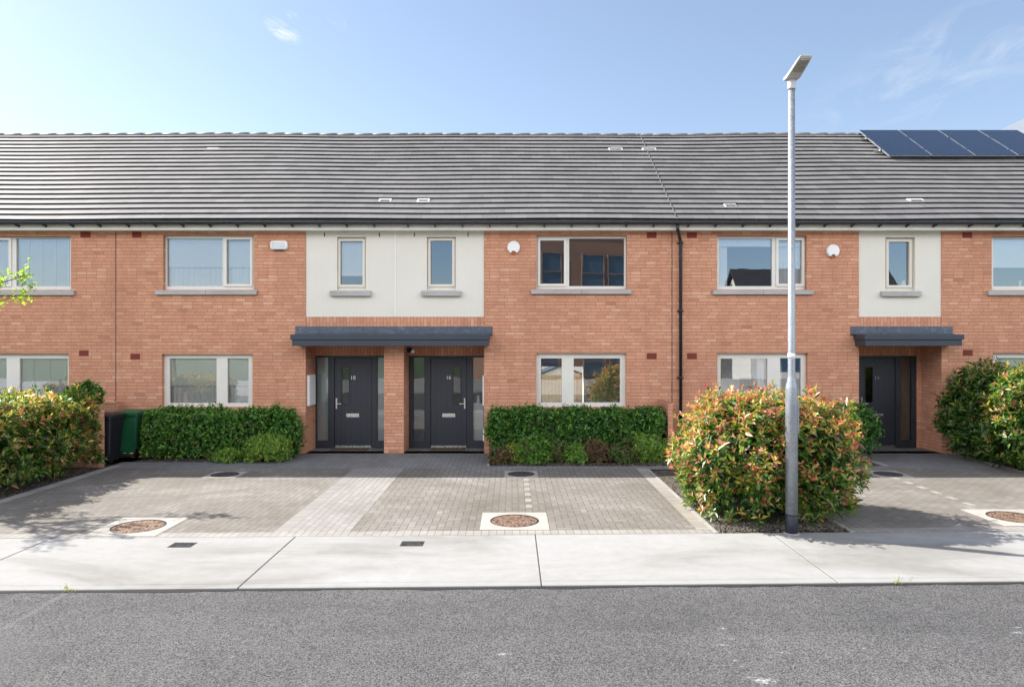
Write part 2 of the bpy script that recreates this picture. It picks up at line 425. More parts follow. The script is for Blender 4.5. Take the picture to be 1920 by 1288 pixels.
def iron_mat(name, a, b):
    t = T(name); x, y, z = t.objc(); P = t.vec(x, y, 0.0)
    v = S(t.t, t.voro(P, 38, 'Distance')); n = t.noise(P, 25, 4)
    c = t.ramp(v*.9+n*.5, [(.35, tuple(q*1.5 for q in b)), (.6, b), (.9, a)])
    return t.out(t.pbr(c, .75, .25, .4, t.bump(1.0-v, .006, 1)))
M['rust'] = iron_mat('rusty_lid', (.05,.032,.024), (.26,.165,.115)); M['iron'] = iron_mat('grey_lid', (.03,.03,.032), (.075,.075,.078))
def bluepane():
    t = T('blue_pane'); return t.out(t.pbr((.06,.12,.20), .15, 0, .8))
M['bluepane'] = bluepane()

# ------------------------------------------------------------------ the ground
M['kerb_strip'] = plain('kerb_strip', (.018,.017,.016), .9, var=.4, vscale=9)
def kerbY(x): return 6.915 + .0255*x
def backY(x): return 8.755 + .026*x
NX = [x*3.05+.30 for x in range(-14, 15)]
mb = MB(); mb.face([(-400,-300,-.30),(400,-300,-.30),(400,700,-.30),(-400,700,-.30)])
tag(obj('ground', mb, M['grass']), 'grassy ground that runs out beyond the houses', 'ground', kind='structure')
mb = MB(); mb.face([(-60,-1.5,-.018),(60,-1.5,-.018),(60,kerbY(60)+.3,-.018),(-60,kerbY(-60)+.3,-.018)])
tag(obj('road', mb, M['asphalt']), 'grey asphalt road in the sunshine', 'road', kind='structure')
mb = MB(); r_ = random.Random(3); xs = [-20+i*.12 for i in range(334)]; w = [.04+.022*math.sin(x*3.1)*math.sin(x*1.3)+r_.uniform(-.012,.016) for x in xs]  # ragged dark strip following the kerb line, just above the road surface
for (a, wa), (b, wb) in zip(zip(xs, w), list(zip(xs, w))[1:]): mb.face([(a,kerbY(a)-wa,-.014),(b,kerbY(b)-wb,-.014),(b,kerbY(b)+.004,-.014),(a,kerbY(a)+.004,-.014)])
tag(obj('road_edge', mb, M['kerb_strip']), 'dark ragged strip along the foot of the kerb', 'road edge', kind='structure')
mb = MB()
for a, b in zip(NX, NX[1:]):
    g = .007; a, b = a+g, b-g
    def slab(y0, y1, top=0.0, m=0):
        q = [(a,y0(a)),(b,y0(b)),(b,y1(b)),(a,y1(a))]
        mb.loft([[(x,y,-.2) for x,y in q],[(x,y,top-.003) for x,y in q],[(x+(.003 if i in (0,3) else -.003),y+(.006 if i<2 else -.004),top) for i,(x,y) in enumerate(q)]], m, smooth=False)
    slab(lambda x: kerbY(x), lambda x: kerbY(x)+.125)
    slab(lambda x: kerbY(x)+.131, lambda x: backY(x)-.004)
mb2 = MB(); mb2.face([(-45,kerbY(-45)+.02,-.005),(45,kerbY(45)+.02,-.005),(45,backY(45),-.005),(-45,backY(-45),-.005)])
tag(obj('pavement', mb, M['concrete']), 'pale concrete pavement laid in large bays', 'pavement', kind='structure')
tag(obj('pavement_base', mb2, M['gap']), 'dark filler in the pavement joints', 'pavement', kind='structure')

PX0, PX1 = -3.11, -2.12                     # the lighter path between the two parking bays
mb = MB()
HER, PTH, PTS, HDR, BCK, BOR = range(6)
def zone(x0, x1, y0, y1, m):
    f = lambda y, x: y(x) if callable(y) else y
    mb.face([(x0,f(y0,x0),0),(x1,f(y0,x1),0),(x1,f(y1,x1),0),(x0,f(y1,x0),0)], m)
hd = lambda x: backY(x)+.2
PB = 13.42
for x0, x1 in ((-7.82, PX0), (PX0, PX1), (PX1, 2.62), (4.46, 9.72)): zone(x0, x1, backY, hd, HDR)
zone(-7.82, PX0, hd, PB, HER); zone(PX0, PX0+.2, hd, PB, PTS); zone(PX0+.2, PX1-.1, hd, PB, PTH); zone(PX1-.1, PX1, hd, PB, PTH); zone(PX1, 2.43, hd, PB, HER)
zone(2.43, 2.62, hd, PB, BOR); zone(4.46, 9.72, hd, PB, HER)
zone(-7.82, 2.62, PB, 13.66, BCK); zone(2.62, 4.46, 13.3, 13.66, BCK); zone(4.46, 9.72, PB, 13.66, BCK)
zone(-8.05, -4.72, 13.66, 14.12, BCK); zone(-4.72, -.47, 13.66, FY-.003, BCK); zone(7.55, 9.72, 13.66, FY-.003, BCK)
for x0, x1 in ((-4.607, -2.857), (-2.417, -.607), (7.75, 9.62)): zone(x0, x1, FY-.003, BY+.2, BCK)
tag(obj('driveway', mb, [M['herring'], M['path'], M['path_s'], M['header'], M['back'], M['border']]), 'block paved parking bays in front of the houses', 'driveway', kind='structure')
# pale marker blocks let into the paving
for cx, ys in ((.255, (12.27,11.87,11.47,11.07,10.67,10.27)), (6.98, (12.42,12.02,11.62,11.22,10.82,10.42))):
    mb = MB()
    for y in ys: mb.box(cx-.05, cx+.05, y-.1, y+.1, -.05, .004)
    tag(obj('bay_marking', mb, M['marker']), 'line of pale blocks let into the paving', 'bay marking', kind='structure')
# planting beds
def bed(x0, x1, y0, y1, mat, h=.03, n=26):
    mb = MB(); f = lambda y, x: y(x) if callable(y) else y
    P = {}
    for i in range(n+1):
        for k in range(n+1):
            x = x0+(x1-x0)*i/n; a, b = f(y0, x), f(y1, x); y = a+(b-a)*k/n
            e = min(i, n-i, k, n-k)/n
            P[i,k] = (x, y, .005+h*min(1, e*6)*(.6+.8*random.random()) - (.02 if e == 0 else 0))
    for i in range(n):
        for k in range(n): mb.face([P[i,k],P[i+1,k],P[i+1,k+1],P[i,k+1]], smooth=True)
    tag(obj('planting_bed', mb, mat), 'bare earth of a planting bed', 'planting bed', kind='structure')
bed(2.64, 4.44, lambda x: backY(x)+.01, 13.3, M['gravel'])
bed(-.47, 7.5, 13.67, FY-.01, M['soil']); bed(-7.9, -4.74, 14.13, FY-.01, M['soil'])
bed(-14, -8.02, lambda x: backY(x)+.02, 13.6, M['soil']); bed(9.84, 15, lambda x: backY(x)+.02, FY-.01, M['soil'])
mb = MB()
mb.loft([[(-8.0,backY(-8),-.1),(-7.82,backY(-8),-.1),(-7.82,backY(-8),.012),(-8.0,backY(-8),.012)], [(-8.0,13.66,-.1),(-7.82,13.66,-.1),(-7.82,13.66,.012),(-8.0,13.66,.012)]], smooth=False)
mb.box(9.72, 9.84, backY(9.8), FY-.01, -.1, .012); mb.box(4.40, 4.455, backY(4.4)+.01, 13.3, -.1, .012); mb.box(2.625, 2.67, backY(2.6)+.01, 13.3, -.1, .01)
mb.box(-.5, -.455, 13.665, 15.2, -.1, .012); mb.box(7.46, 7.548, 13.665, 15.2, -.1, .012)
tag(obj('kerb_edging', mb, M['edging']), 'concrete edging between paving and beds', 'kerb', kind='structure')
# loose gravel round the big bush
mb = MB()
def stone(x, y, z, r):
    a = random.random()*6.28; q = [(math.cos(a+k*1.2566)*r*random.uniform(.7,1.2), math.sin(a+k*1.2566)*r*random.uniform(.6,1)) for k in range(5)]
    mb.loft([[(x+u, y+v, z) for u, v in q], [(x+u*.55, y+v*.55, z+r*.7) for u, v in q]], random.randint(0, 2), smooth=False)
for _ in range(2600):
    x = random.uniform(2.72, 4.38); stone(x, backY(x)+.04+abs(random.gauss(0, .9)), .015, random.uniform(.008, .022))
for _ in range(500):
    stone(random.uniform(9.9, 11.2), random.uniform(11.5, 15.1), .02, random.uniform(.008, .025))
for _ in range(500):
    stone(random.uniform(-.4, 3.3), 13.7+abs(random.gauss(0, .12)), .02, random.uniform(.006, .018))
tag(obj('gravel', mb, [plain('stone_tan', (.145,.122,.093), .9), plain('stone_grey', (.10,.092,.084), .9), plain('stone_dark', (.045,.035,.026), .9)]), 'loose gravel scattered over the planting beds', 'gravel', kind='stuff')

# ------------------------------------------------------------------ covers in the ground
M['rimm'] = plain('iron_rim', (.035,.028,.024), .7, .3, var=.3, vscale=20)
def cover(loc, w, r, lid, label, group):
    t = thing('manhole_cover', loc, label, 'manhole cover', group); x, y, _ = loc
    mb = MB(); n = 40; out = []
    ring = [(x+r*math.cos(2*math.pi*k/n), y+r*math.sin(2*math.pi*k/n)) for k in range(n)]
    for k in range(n):
        a = 2*math.pi*k/n; c, s_ = math.cos(a), math.sin(a); q = w/2/max(abs(c), abs(s_)); out.append((x+c*q, y+s_*q))
    mb.loft([[(*p,-.08) for p in out], [(*p,.005) for p in out], [(*p,.006) for p in ring], [(*p,-.02) for p in ring]], smooth=False, cap=False)
    obj('surround', mb, M['slabc'], t)
    mb = MB(); mb.lathe(x, y, [(r-.006,-.03),(r-.006,.003),(r-.02,.007)], 40); obj('lid', mb, lid, t)
    for sx in (-1, 1):
        mb = MB(); mb.box(x+sx*r*.72-.012, x+sx*r*.72+.012, y-.03, y+.03, .004, .0085); obj('keyhole', mb, M['black'], t)
    mb = MB(); mb.loft([[(x+q*math.cos(2*math.pi*k/n), y+q*math.sin(2*math.pi*k/n), zz) for k in range(n)] for q, zz in ((r+.012,.002),(r+.012,.009),(r-.004,.009),(r-.004,.002))], smooth=False, cap=False)
    obj('rim', mb, M['rimm'], t)
    return t
gn, gf = 'brown patterned covers near the pavement', 'grey covers near the front doors'
c0 = cover((-5.0, 9.14, 0), .92, .325, M['rust'], 'round brown cover in a pale square slab, on the hedge side of the light path', gn)
dup(c0, (.035, 9.43, 0), 'round brown cover in a pale square slab, in the middle parking bay')
dup(c0, (7.08, 9.62, 0), 'round brown cover in a pale square slab, in the bay facing door 14')
c1 = cover((-5.36, 12.75, 0), .62, .24, M['iron'], 'dark grey round cover half in shade before the hedge beside door 18', gf)
dup(c1, (.17, 12.8, 0), 'dark grey round cover half in shade before the long middle hedge')
dup(c1, (7.05, 12.8, 0), 'dark grey round cover half in shade on the paving before door 14')
def grille(px, py, label):
    x, y = G(px, py); t = thing('drain_cover', (x, y, 0), label, 'drain cover', 'small iron covers in the pavement')
    mb = MB(); mb.box(x-.14, x+.14, y-.1, y+.1, -.05, .003); obj('frame', mb, M['iron'], t)
    mb = MB()
    for i in range(9):
        for k in range(6): mb.box(x-.125+i*.0285, x-.125+i*.0285+.018, y-.085+k*.029, y-.085+k*.029+.02, 0, .007)
    obj('grating', mb, M['iron'], t)
    return t
g0 = grille(342, 1021.5, 'small dark iron cover in the pavement below the left brown manhole cover')
x, y = G(773, 1019); dup(g0, (x, y, 0), 'small dark iron cover in the pavement below the light paved path')

# ------------------------------------------------------------------ the terrace
def sag(x, t): return .016*math.sin(x*.55+1.0+t*2.0)*math.sin(x*.23+.4) + .004*math.sin(x*1.35+t*5)
def roof(house, x0, x1, vents=()):
    mb = MB(); n = 20; rnd = random.Random(int(x0*100))
    dy, dz = (RY1-RY0)/n, (RZ1-RZ0)/n; L = math.hypot(dy, dz); nx_, ny_, nz_ = 0, -dz/L, dy/L
    TH = .046
    for k in range(n):
        w = .33; xs = [x0]
        s0 = math.floor(x0/w)*w + (w/2 if k % 2 else 0)
        while s0 <= x0+.02: s0 += w
        while s0 < x1-.02: xs.append(s0); s0 += w
        xs.append(x1)
        for a, b in zip(xs, xs[1:]):
            j = rnd.uniform(-.0009, .0009)
            def P(x, t, off): 
                s_ = sag(x, t); return (x, RY0+dy*n*t+ny_*(off)-s_*.3, RZ0+dz*n*t+nz_*(off)+s_)
            t0, t1 = k/n, min((k+1.18)/n, 1.0)
            f0, f1 = P(a,t0,TH+j), P(b,t0,TH+j); g0_, g1_ = P(a,t1,.003), P(b,t1,.003)
            mb.face([f0,f1,g1_,g0_]); q0, q1 = P(a,t0,TH+j-.012), P(b,t0,TH+j-.012); mb.face([q0,q1,f1,f0]); mb.face([q1,q0,P(a,t0+.35/n,TH*.7-.014),P(b,t0+.35/n,TH*.7-.014)])
    yb, zb = 2*RY1-RY0, RZ0
    mb.face([(x0,RY1,RZ1),(x1,RY1,RZ1),(x1,yb,zb),(x0,yb,zb)])
    mb.face([(x0,RY0+.02,RZ0-.01),(x0,RY1,RZ1-.03),(x1,RY1,RZ1-.03),(x1,RY0+.02,RZ0-.01)])
    r = obj('roof', mb, M['roof'], house)
    mb = MB(); a = math.ceil(x0/.49)*.49
    xs = [x0]+[a+i*.49 for i in range(99) if x0+.05 < a+i*.49 < x1-.05]+[x1]
    for p, q in zip(xs, xs[1:]):
        s_ = sag((p+q)/2, 1.0)
        def arc(x, rr): return [(x, RY1+rr*1.35*math.cos(an), RZ1-.055+s_+rr*math.sin(an)) for an in [math.pi*i/8 for i in range(9)]]
        mb.loft([arc(p, .096), arc(q+.012, .093)], smooth=True); mb.loft([arc(p-.002, .099), arc(p+.02, .099)], smooth=True)
    obj('ridge', mb, M['roof'], r)
    for px, py, w, kind in vents:
        yy = None; lo, hi = RY0, RY1                       # where the pixel's ray meets the slope
        for _ in range(40):
            mid = (lo+hi)/2; zz = RZ0+(mid-RY0)*(RZ1-RZ0)/(RY1-RY0)+.03
            if 644-F*(zz-CH)/mid > py: lo = mid
            else: hi = mid
        k = round(((lo-RY0)/dy)-.5); yy = RY0+(k+.16)*dy; xx = X(px, yy); w = w*yy/F
        mb = MB()
        def Q(x, t, off): return (x, yy+dy*t+ny_*off, RZ0+(yy-RY0)*dz/dy+dz*t+nz_*off)
        def plate(xa, xb, ta, tb, o0, o1, m):
            mb.loft([[Q(xa,ta,o0),Q(xb,ta,o0),Q(xb,tb,o0),Q(xa,tb,o0)],[Q(xa,ta,o1),Q(xb,ta,o1),Q(xb,tb,o1),Q(xa,tb,o1)]], m, smooth=False)
        plate(xx-w/2, xx+w/2, 0, .66, .0, .036, 0)
        if kind: 
            plate(xx-w*.34, xx+w*.34, .16, .40, .0, .046, 1)
        if kind == 2:
            for i in range(5): plate(xx-w*.42+i*w*.18, xx-w*.42+i*w*.18+.02, .05, .6, .0, .05, 1)
        obj('roof_vent', mb, [M['ventw'], M['roof']], r)
    return r
M['ventw'] = plain('pale_vent_tile', (.60,.60,.60), .5, var=.1)
GUT = 14.93
def eaves(house, x0, x1, seed):
    mb = MB(); mb.box(x0, x1, 15.03, 15.055, 4.945, 5.12); mb.box(x0, x1, 15.055, FY+.02, 4.945, 4.965)
    obj('fascia', mb, M['fascia'], house)
    mb = MB(); prof = [(GUT-.062+.0, 5.118), (GUT-.062, 5.085), (GUT-.045, 5.052), (GUT, 5.040), (GUT+.045, 5.052), (GUT+.062, 5.085), (GUT+.062, 5.118), (GUT+.05,5.118), (GUT, 5.056), (GUT-.05, 5.118)]
    mb.loft([[(x0, y, z) for y, z in prof], [(x1, y, z) for y, z in prof]], smooth=False)
    x = x0+.25+seed
    while x < x1-.1:
        mb.box(x-.012, x+.012, GUT-.03, 15.03, 5.018, 5.046)
        mb.loft([[(x-.014,GUT-.066,5.118),(x+.014,GUT-.066,5.118),(x+.014,GUT-.03,5.03),(x-.014,GUT-.03,5.03)],[(x-.014,15.03,5.06),(x+.014,15.03,5.06),(x+.014,15.03,5.0),(x-.014,15.03,5.0)]], smooth=False)
        x += .60
    obj('gutter', mb, M['gutter'], house)

def window(house, o, panes, casements=(), sill=None, dress=(), mat='white', yf=FRY, room='plaster'):
    """o: opening in facade pixels; panes: glass in frame-plane pixels"""
    x0, x1, z0, z1 = X(o[0]), X(o[2]), Z(o[3]), Z(o[1])
    P = [(X(a,yf), X(c,yf), Z(d,yf), Z(b,yf)) for a, b, c, d in panes]
    mb = MB(); grow = [(p[0]-(.030 if i in casements else 0), p[1]+(.030 if i in casements else 0), p[2]-(.030 if i in casements else 0), p[3]+(.030 if i in casements else 0)) for i, p in enumerate(P)]
    cl = lambda p: (max(p[0], x0+.02), min(p[1], x1-.02), max(p[2], z0+.02), min(p[3], z1-.02))
    P = [cl(p) for p in P]; grow = [cl(p) for p in grow]
    mb.grid(x0+.001, x1-.001, z0+.001, z1-.001, grow, yf, yf+.075)
    w = obj('window', mb, M[mat], house, bevel=.004)
    for i in casements:
        p, g = P[i], grow[i]; mb = MB(); e = .028
        mb.grid(max(g[0]-e, x0+.004), min(g[1]+e, x1-.004), max(g[2]-e, z0+.004), min(g[3]+e, z1-.004), [p], yf-.026, yf-.002)
        mb.grid(g[0]+.001, g[1]-.001, g[2]+.001, g[3]-.001, [p], yf-.002, yf+.06)
        obj('casement', mb, M[mat], w, bevel=.004)
    for p in P:
        k = rng.normal(0, .0012, 2); xm, zm = (p[0]+p[1])/2, (p[2]+p[3])/2
        Yg = lambda x, z: yf+.035+k[0]*(x-xm)+k[1]*(z-zm)
        mb = MB(); e = .004
        mb.face([(x, Yg(x,z), z) for x, z in ((p[0]-e,p[2]-e),(p[1]+e,p[2]-e),(p[1]+e,p[3]+e),(p[0]-e,p[3]+e))])
        obj('pane', mb, M['glass'], w)
    if sill:
        a, b, t_, bt = sill; mb = MB(); xa, xb, za, zb = X(a,15.19), X(b,15.19), Z(bt,15.19), Z(t_,15.19)
        zb = min(zb, z0-.001) if zb > z0 else zb
        xm = xa+(xb-xa)*.5
        segs = ((xa, xm-.003), (xm+.003, xb)) if xb-xa > 1.2 else ((xa, xb),)
        for p_, q_ in segs:
            mb.loft([[(p_,15.17,za),(q_,15.17,za),(q_,FY-.003,za),(p_,FY-.003,za)],[(p_,15.17,zb-.012),(q_,15.17,zb-.012),(q_,FY-.003,zb),(p_,FY-.003,zb)]], smooth=False)
        obj('sill', mb, M['sill'], w, bevel=.004)
    for d in dress:
        kind, i = d[0], d[1]; p = P[i]; yb = yf+.085
        if kind == 'roller':
            zb = Z(d[2], yb); mb = MB(); mb.box(p[0]-.02, p[1]+.02, yb, yb+.004, zb, p[3]+.03); mb.box(p[0]-.02, p[1]+.02, yb-.006, yb+.010, zb-.022, zb)
            obj('roller_blind', mb, M['blind'], w)
        elif kind == 'venetian':
            mb = MB(); z = p[2]-.01
            while z < p[3]+.02:
                mb.loft([[(p[0]-.02,yb-.010,z-.0165),(p[1]+.02,yb-.010,z-.0165),(p[1]+.02,yb-.008,z-.015),(p[0]-.02,yb-.008,z-.015)],[(p[0]-.02,yb+.010,z+.0165),(p[1]+.02,yb+.010,z+.0165),(p[1]+.02,yb+.012,z+.018),(p[0]-.02,yb+.012,z+.018)]], smooth=False)
                z += .0315
            nl = max(2, round((p[1]-p[0])/.33))
            for j in range(nl):
                xx = p[0]+(p[1]-p[0])*(j+.75)/nl; mb.box(xx-.012, xx+.012, yb-.021, yb-.0195, p[2]-.02, p[3]+.02)
            obj('venetian_blind', mb, M['slat'], w)
        elif kind in ('curtain', 'drape'):
            xa = X(d[2], yb) if len(d) > 2 else p[0]-.03; xb = X(d[3], yb) if len(d) > 3 else p[1]+.03
            mb = MB(); N = max(12, int((xb-xa)/.012)); prev = None
            ph = random.random()*6
            for j in range(N+1):
                xx = xa+(xb-xa)*j/N; yy = yb+.035+.014*math.sin(xx*44+ph+1.2*math.sin(xx*7))+.006*math.sin(xx*97)
                cur = ((xx, yy, p[2]-.06), (xx, yy, p[3]+.03))
                if prev: mb.face([prev[0], cur[0], cur[1], prev[1]], smooth=True)
                prev = cur
            obj('curtain', mb, M['curtain'], w)
    return w

HX = [-19.5, X(217), X(741), X(1260), 9.59, 22.5]      # party lines
PZ0, PZ1 = Z(594), 4.96                                    # render panel
SOF = 2.40
def hole(o): return (X(o[0]), X(o[2]), Z(o[3]), Z(o[1]))
def house(x0, x1, label, openings, porch, panel, vents, seed):
    """porch: (xa, xb, za-top); panel: (xa, xb)"""
    t = thing('terraced_house', ((x0+x1)/2, FY, 0), label, 'house', 'terraced houses in the row')
    holes = [hole(o) for o in openings]; mb = MB()
    if panel: holes.append((panel[0], panel[1], 0, PZ1+.2))
    mb.grid(x0, x1, -.1, 5.1, holes, FY, FY+.3)
    if panel:
        a, b = panel
        mb.grid(a, b, SOF, PZ0, [], FY+.012, FY+.3, 1)
        pa, pb = porch
        mb.box(a, b, FY+.3, BY+.3, SOF, SOF+.1, 0)                        # porch soffit
    wl = obj('wall', mb, [M['brick'], M['soldier']], t)
    if panel:
        mb = MB(); wins = [hole(o) for o in openings if panel[0] < X(o[0])+.1 < panel[1]]
        mb.grid(panel[0]+.001, panel[1]-.001, PZ0, PZ1, wins, FY+.02, FY+.3)
        obj('render_panel', mb, M['render'], t)
    roof(t, x0, x1, vents); eaves(t, x0, x1, seed)
    mb = MB(); yb = 23.1                                                    # inside and back of the house
    mb.box(x0, x0+.12, FY+.3, yb, -.1, 5.0); mb.box(x1-.12, x1, BY+.21, yb, -.1, 5.0); mb.box(x1-.12, x1, FY+.3, BY+.21, SOF+.1, 5.0)
    mb.box(x0+.12, x1-.12, FY+.3, yb, -.12, -.02); mb.box(x0+.12, x1-.12, FY+.31, yb, 2.52, 2.74); mb.box(x0+.12, x1-.12, FY+.3, yb, 4.90, 4.94)
    obj('interior', mb, M['plaster'], t)
    return t
def rear(t, x0, x1, holes=()):
    mb = MB(); mb.grid(x0, x1, -.6, 5.1, list(holes), 23.1, 23.4); obj('rear_wall', mb, M['whitewall'], t)
def air_brick(t, px0, px1, py0, py1):
    mb = MB(); x0, x1, z0, z1 = X(px0), X(px1), Z(py1), Z(py0)
    mb.box(x0, x1, FY-.006, FY+.05, z0, z1)
    for i in range(7):
        for k in range(3):
            w = (x1-x0)/7.5; h = (z1-z0)/3.6; xx = x0+w*.35+i*w; zz = z0+h*.4+k*h
            mb.box(xx, xx+w*.55, FY-.009, FY-.006, zz, zz+h*.55)
    obj('air_brick', mb, M['airb'], t)

def porch_walls(t, xa, xb, left=True, right=True):
    mb = MB()
    ztop = Z(667, BY)
    if left: mb.box(xa-.2, xa, FY+.3, BY+.2, -.1, SOF)
    if right: mb.box(xb, xb+.2, FY+.3, BY+.2, -.1, SOF)
    mb.box(xa, xb, BY-.004, BY+.2, ztop, SOF, 1)
    obj('porch_wall', mb, [M['brick'], M['soldier']], t)
def doorset(t, fx0, fx1, leaf, sides, glass, numpos, num, handle_left, letter):
    """all in back-plane pixels"""
    bx = lambda p: X(p, BY)
    zt, zb = Z(667, BY), .0
    l0, l1 = bx(leaf[0]), bx(leaf[1]); lz0, lz1 = .025, Z(670.5, BY)
    hl = [(l0, l1, lz0-.03, lz1)]; sl = [(bx(a) if a > 0 else -a_, bx(b), Z(826, BY), Z(670.5, BY)) for a, b, a_ in [(s[0], s[1], 0) for s in sides]]
    mb = MB(); mb.grid(fx0+.001, fx1-.001, zb, zt-.001, hl+sl, BY, BY+.09)
    fr = obj('door_frame', mb, M['dframe'], t, bevel=.004)
    for s_ in sl:
        mb = MB(); mb.face([(s_[0],BY+.05,s_[2]),(s_[1],BY+.05,s_[2]),(s_[1],BY+.05,s_[3]),(s_[0],BY+.05,s_[3])]); obj('sidelight', mb, M['sglass'], fr)
    mb = MB(); mb.box(l0, l1, BY-.02, BY+.06, -.05, .022); obj('threshold', mb, M['steel'], fr)
    g = (bx(glass[0]), bx(glass[1]), Z(glass[3], BY), Z(glass[2], BY))
    mb = MB(); mb.grid(l0+.006, l1-.006, lz0, lz1-.006, [g], BY+.022, BY+.066)
    d = obj('door', mb, M['door'], t, bevel=.003)
    mb = MB(); mb.grid(g[0]-.022, g[1]+.022, g[2]-.022, g[3]+.022, [g], BY+.012, BY+.0215); obj('glass_bead', mb, M['dframe'], d, bevel=.003)
    mb = MB(); mb.face([(g[0]-.003,BY+.04,g[2]-.003),(g[1]+.003,BY+.04,g[2]-.003),(g[1]+.003,BY+.04,g[3]+.003),(g[0]-.003,BY+.04,g[3]+.003)]); obj('door_glass', mb, M['dglass'], d)
    hx = l0+.05 if handle_left else l1-.05; sgn = 1 if handle_left else -1; hz = Z(757, BY)
    mb = MB(); mb.box(hx-.018, hx+.018, BY+.012, BY+.0215, hz-.12, hz+.13); mb.box(hx-.010, hx+.010, BY-.035, BY+.012, hz-.01, hz+.01)
    mb.box(hx-.010, hx+sgn*.125, BY-.042, BY-.026, hz-.010, hz+.012); obj('handle', mb, M['steel'], d, bevel=.003)
    a, b, c, e = bx(letter[0]), bx(letter[1]), Z(letter[3], BY), Z(letter[2], BY)
    mb = MB(); mb.box(a, b, BY+.014, BY+.0215, c, e); mb.box(a+.025, b-.025, BY+.009, BY+.014, c+.018, e-.02); obj('letterbox', mb, M['steel'], d, bevel=.003)
    cx, cz = bx(numpos[0]), Z(numpos[1], BY)
    mb = text_mesh(num, .125, .003, lambda v: (cx+v.x, BY+.017-v.z, cz+v.y)); obj('house_number', mb, M['steel'], d)
    mb = MB(); mb.box(l0+.02, l1-.02, BY+.014, BY+.0215, lz0+.002, lz0+.035); obj('weather_bar', mb, M['steel'], d)
    # a hall behind the door
    mb = MB(); hx0, hx1 = fx0-.1, fx1+.1
    mb.box(hx0, hx0+.05, BY+.2, BY+3, -.02, 2.5); mb.box(hx1-.05, hx1, BY+.2, BY+3, -.02, 2.5); mb.box(hx0, hx1, BY+3, BY+3.1, -.02, 2.5)
    obj('hallway', mb, M['plaster'], t)
M['sglass'] = glass_mat('sidelight_glass', .15, (.80,.83,.82), .0015)
M['fglass'] = plain('frosted_film', (.46,.51,.53), .5, var=.05)

W_A1 = (-40,443,133,543.5); W_A0 = (-44,663,129,763)
W_B1 = (306,441,476,543.5); W_B0 = (303.5,664,473.5,763.5); W_Bs = (631.6,444.4,685.6,544)
W_Cs = (800.2,444.2,854.7,544); W_C1 = (1006,441.5,1175.5,542); W_C0 = (1005.5,662,1174.5,763.5)
W_D1 = (1344.3,442,1512.5,543); W_D0 = (1345,662,1514.5,764); W_Ds = (1661,445,1716.6,545)
W_E1 = (1859.5,443,2030,544); W_E0 = (1862,662,2032,764)

hA = house(HX[0], HX[1], 'terraced house with white venetian blinds, behind the lime green branch', [W_A1, W_A0], None, None, [(396,283,22,0)], .0)
window(hA, W_A1, [(-34,451,17.5,533), (30.6,447,131.5,537)], (0,), (-52,138.5,544,553.5), [('venetian',0), ('venetian',1)])
window(hA, W_A0, [(-40,672,12,755), (37,672.5,127,755)], (), None, [('venetian',0), ('venetian',1)])
rear(hA, HX[0], HX[1])
B0, B1 = -4.607, HX[2]
hB = house(HX[1], HX[2], 'terraced house with door number 18 and half lowered roller blinds over net curtains', [W_B1, W_B0, W_Bs], (B0, -2.857), (B0, B1), [(721,378,24,1)], .17)
window(hB, W_B1, [(313,447.5,417.5,536.7), (425.7,450,469.4,532.6)], (1,), (291,481,544,552.7), [('roller',0,499.5), ('roller',1,499.5), ('curtain',0), ('curtain',1)])
window(hB, W_B0, [(318,672,406,755.5), (426.6,672,466,755.5)], (), None, [('roller',0,721.5), ('roller',1,721.5), ('curtain',0), ('curtain',1)])
window(hB, W_Bs, [(639,452.7,680,534)], (0,), (618.4,695.7,545,555), [('roller',0,516)], 'cream')
porch_walls(hB, B0, -2.857, True, False)
mb = MB(); mb.box(-2.857, -2.417, FY, BY+.2, -.1, SOF); obj('pillar', mb, M['brick'], hB)
doorset(hB, B0, -2.857, (626.5,696.5), [(594,615), (707,724)], (640.8,654,688.5,757), (661.5,708.5), '18', True, (649,673,775.3,782.3))
mb = MB(); mb.box(X(594,BY)-.01, X(615,BY)+.01, BY+.056, BY+.062, Z(827,BY), Z(669,BY)); obj('frosted_film', mb, M['fglass'], hB); mb = MB(); mb.box(X(707,BY)-.01, X(724,BY)+.01, BY+.056, BY+.062, Z(827,BY), Z(669,BY))
obj('frosted_film', mb, M['fglass'], hB)
rear(hB, HX[1], HX[2])
C1 = X(907.5)
hC = house(HX[2], HX[3], 'terraced house with door number 16 behind the long dark hedge', [W_Cs, W_C1, W_C0], (-2.417, -.607), (B1, C1), [(793,378,24,1), (1155,283,26,2), (1218,283,26,2)], .07)
window(hC, W_Cs, [(807.7,452,848,533.3)], (0,), (790,864.6,545,555), [], 'cream')
window(hC, W_C1, [(1013,451.4,1057.5,532.3), (1067.2,447.7,1170.3,536.7)], (0,), (995.8,1183.5,542.5,551.4))
window(hC, W_C0, [(1014.4,672,1053.2,754.5), (1075.7,672,1162.6,754.5)])
porch_walls(hC, -2.417, -.607, False, True)
doorset(hC, -2.417, -.607, (807,875.2), [(775,795.6), (887,908)], (850,863,688.5,756), (841,708), '16', False, (829,853.5,775.3,782.3))
rear(hC, HX[2], HX[3], [(1.0, 2.42, -.1, 1.67)])
D0, D1 = X(1610.5), 9.59
hD = house(HX[3], HX[4], 'terraced house with door number 14 and curtains drawn to one side upstairs', [W_D1, W_D0, W_Ds], (7.75, 9.59), (D0, D1), [(1371,382,22,2), (1720,380,30,1)], .05)
window(hD, W_D1, [(1348.5,447.7,1447.3,536.7), (1459.3,451.4,1503.2,532.3)], (1,), (1337,1525,543.5,552.3), [('roller',0,461), ('roller',1,461), ('drape',0,1340,1364), ('drape',1,1455,1510)])
window(hD, W_D0, [(1351.2,672.4,1438.7,755), (1462.8,671.5,1501.6,755)], (), None, [('drape',0,1420,1434)])
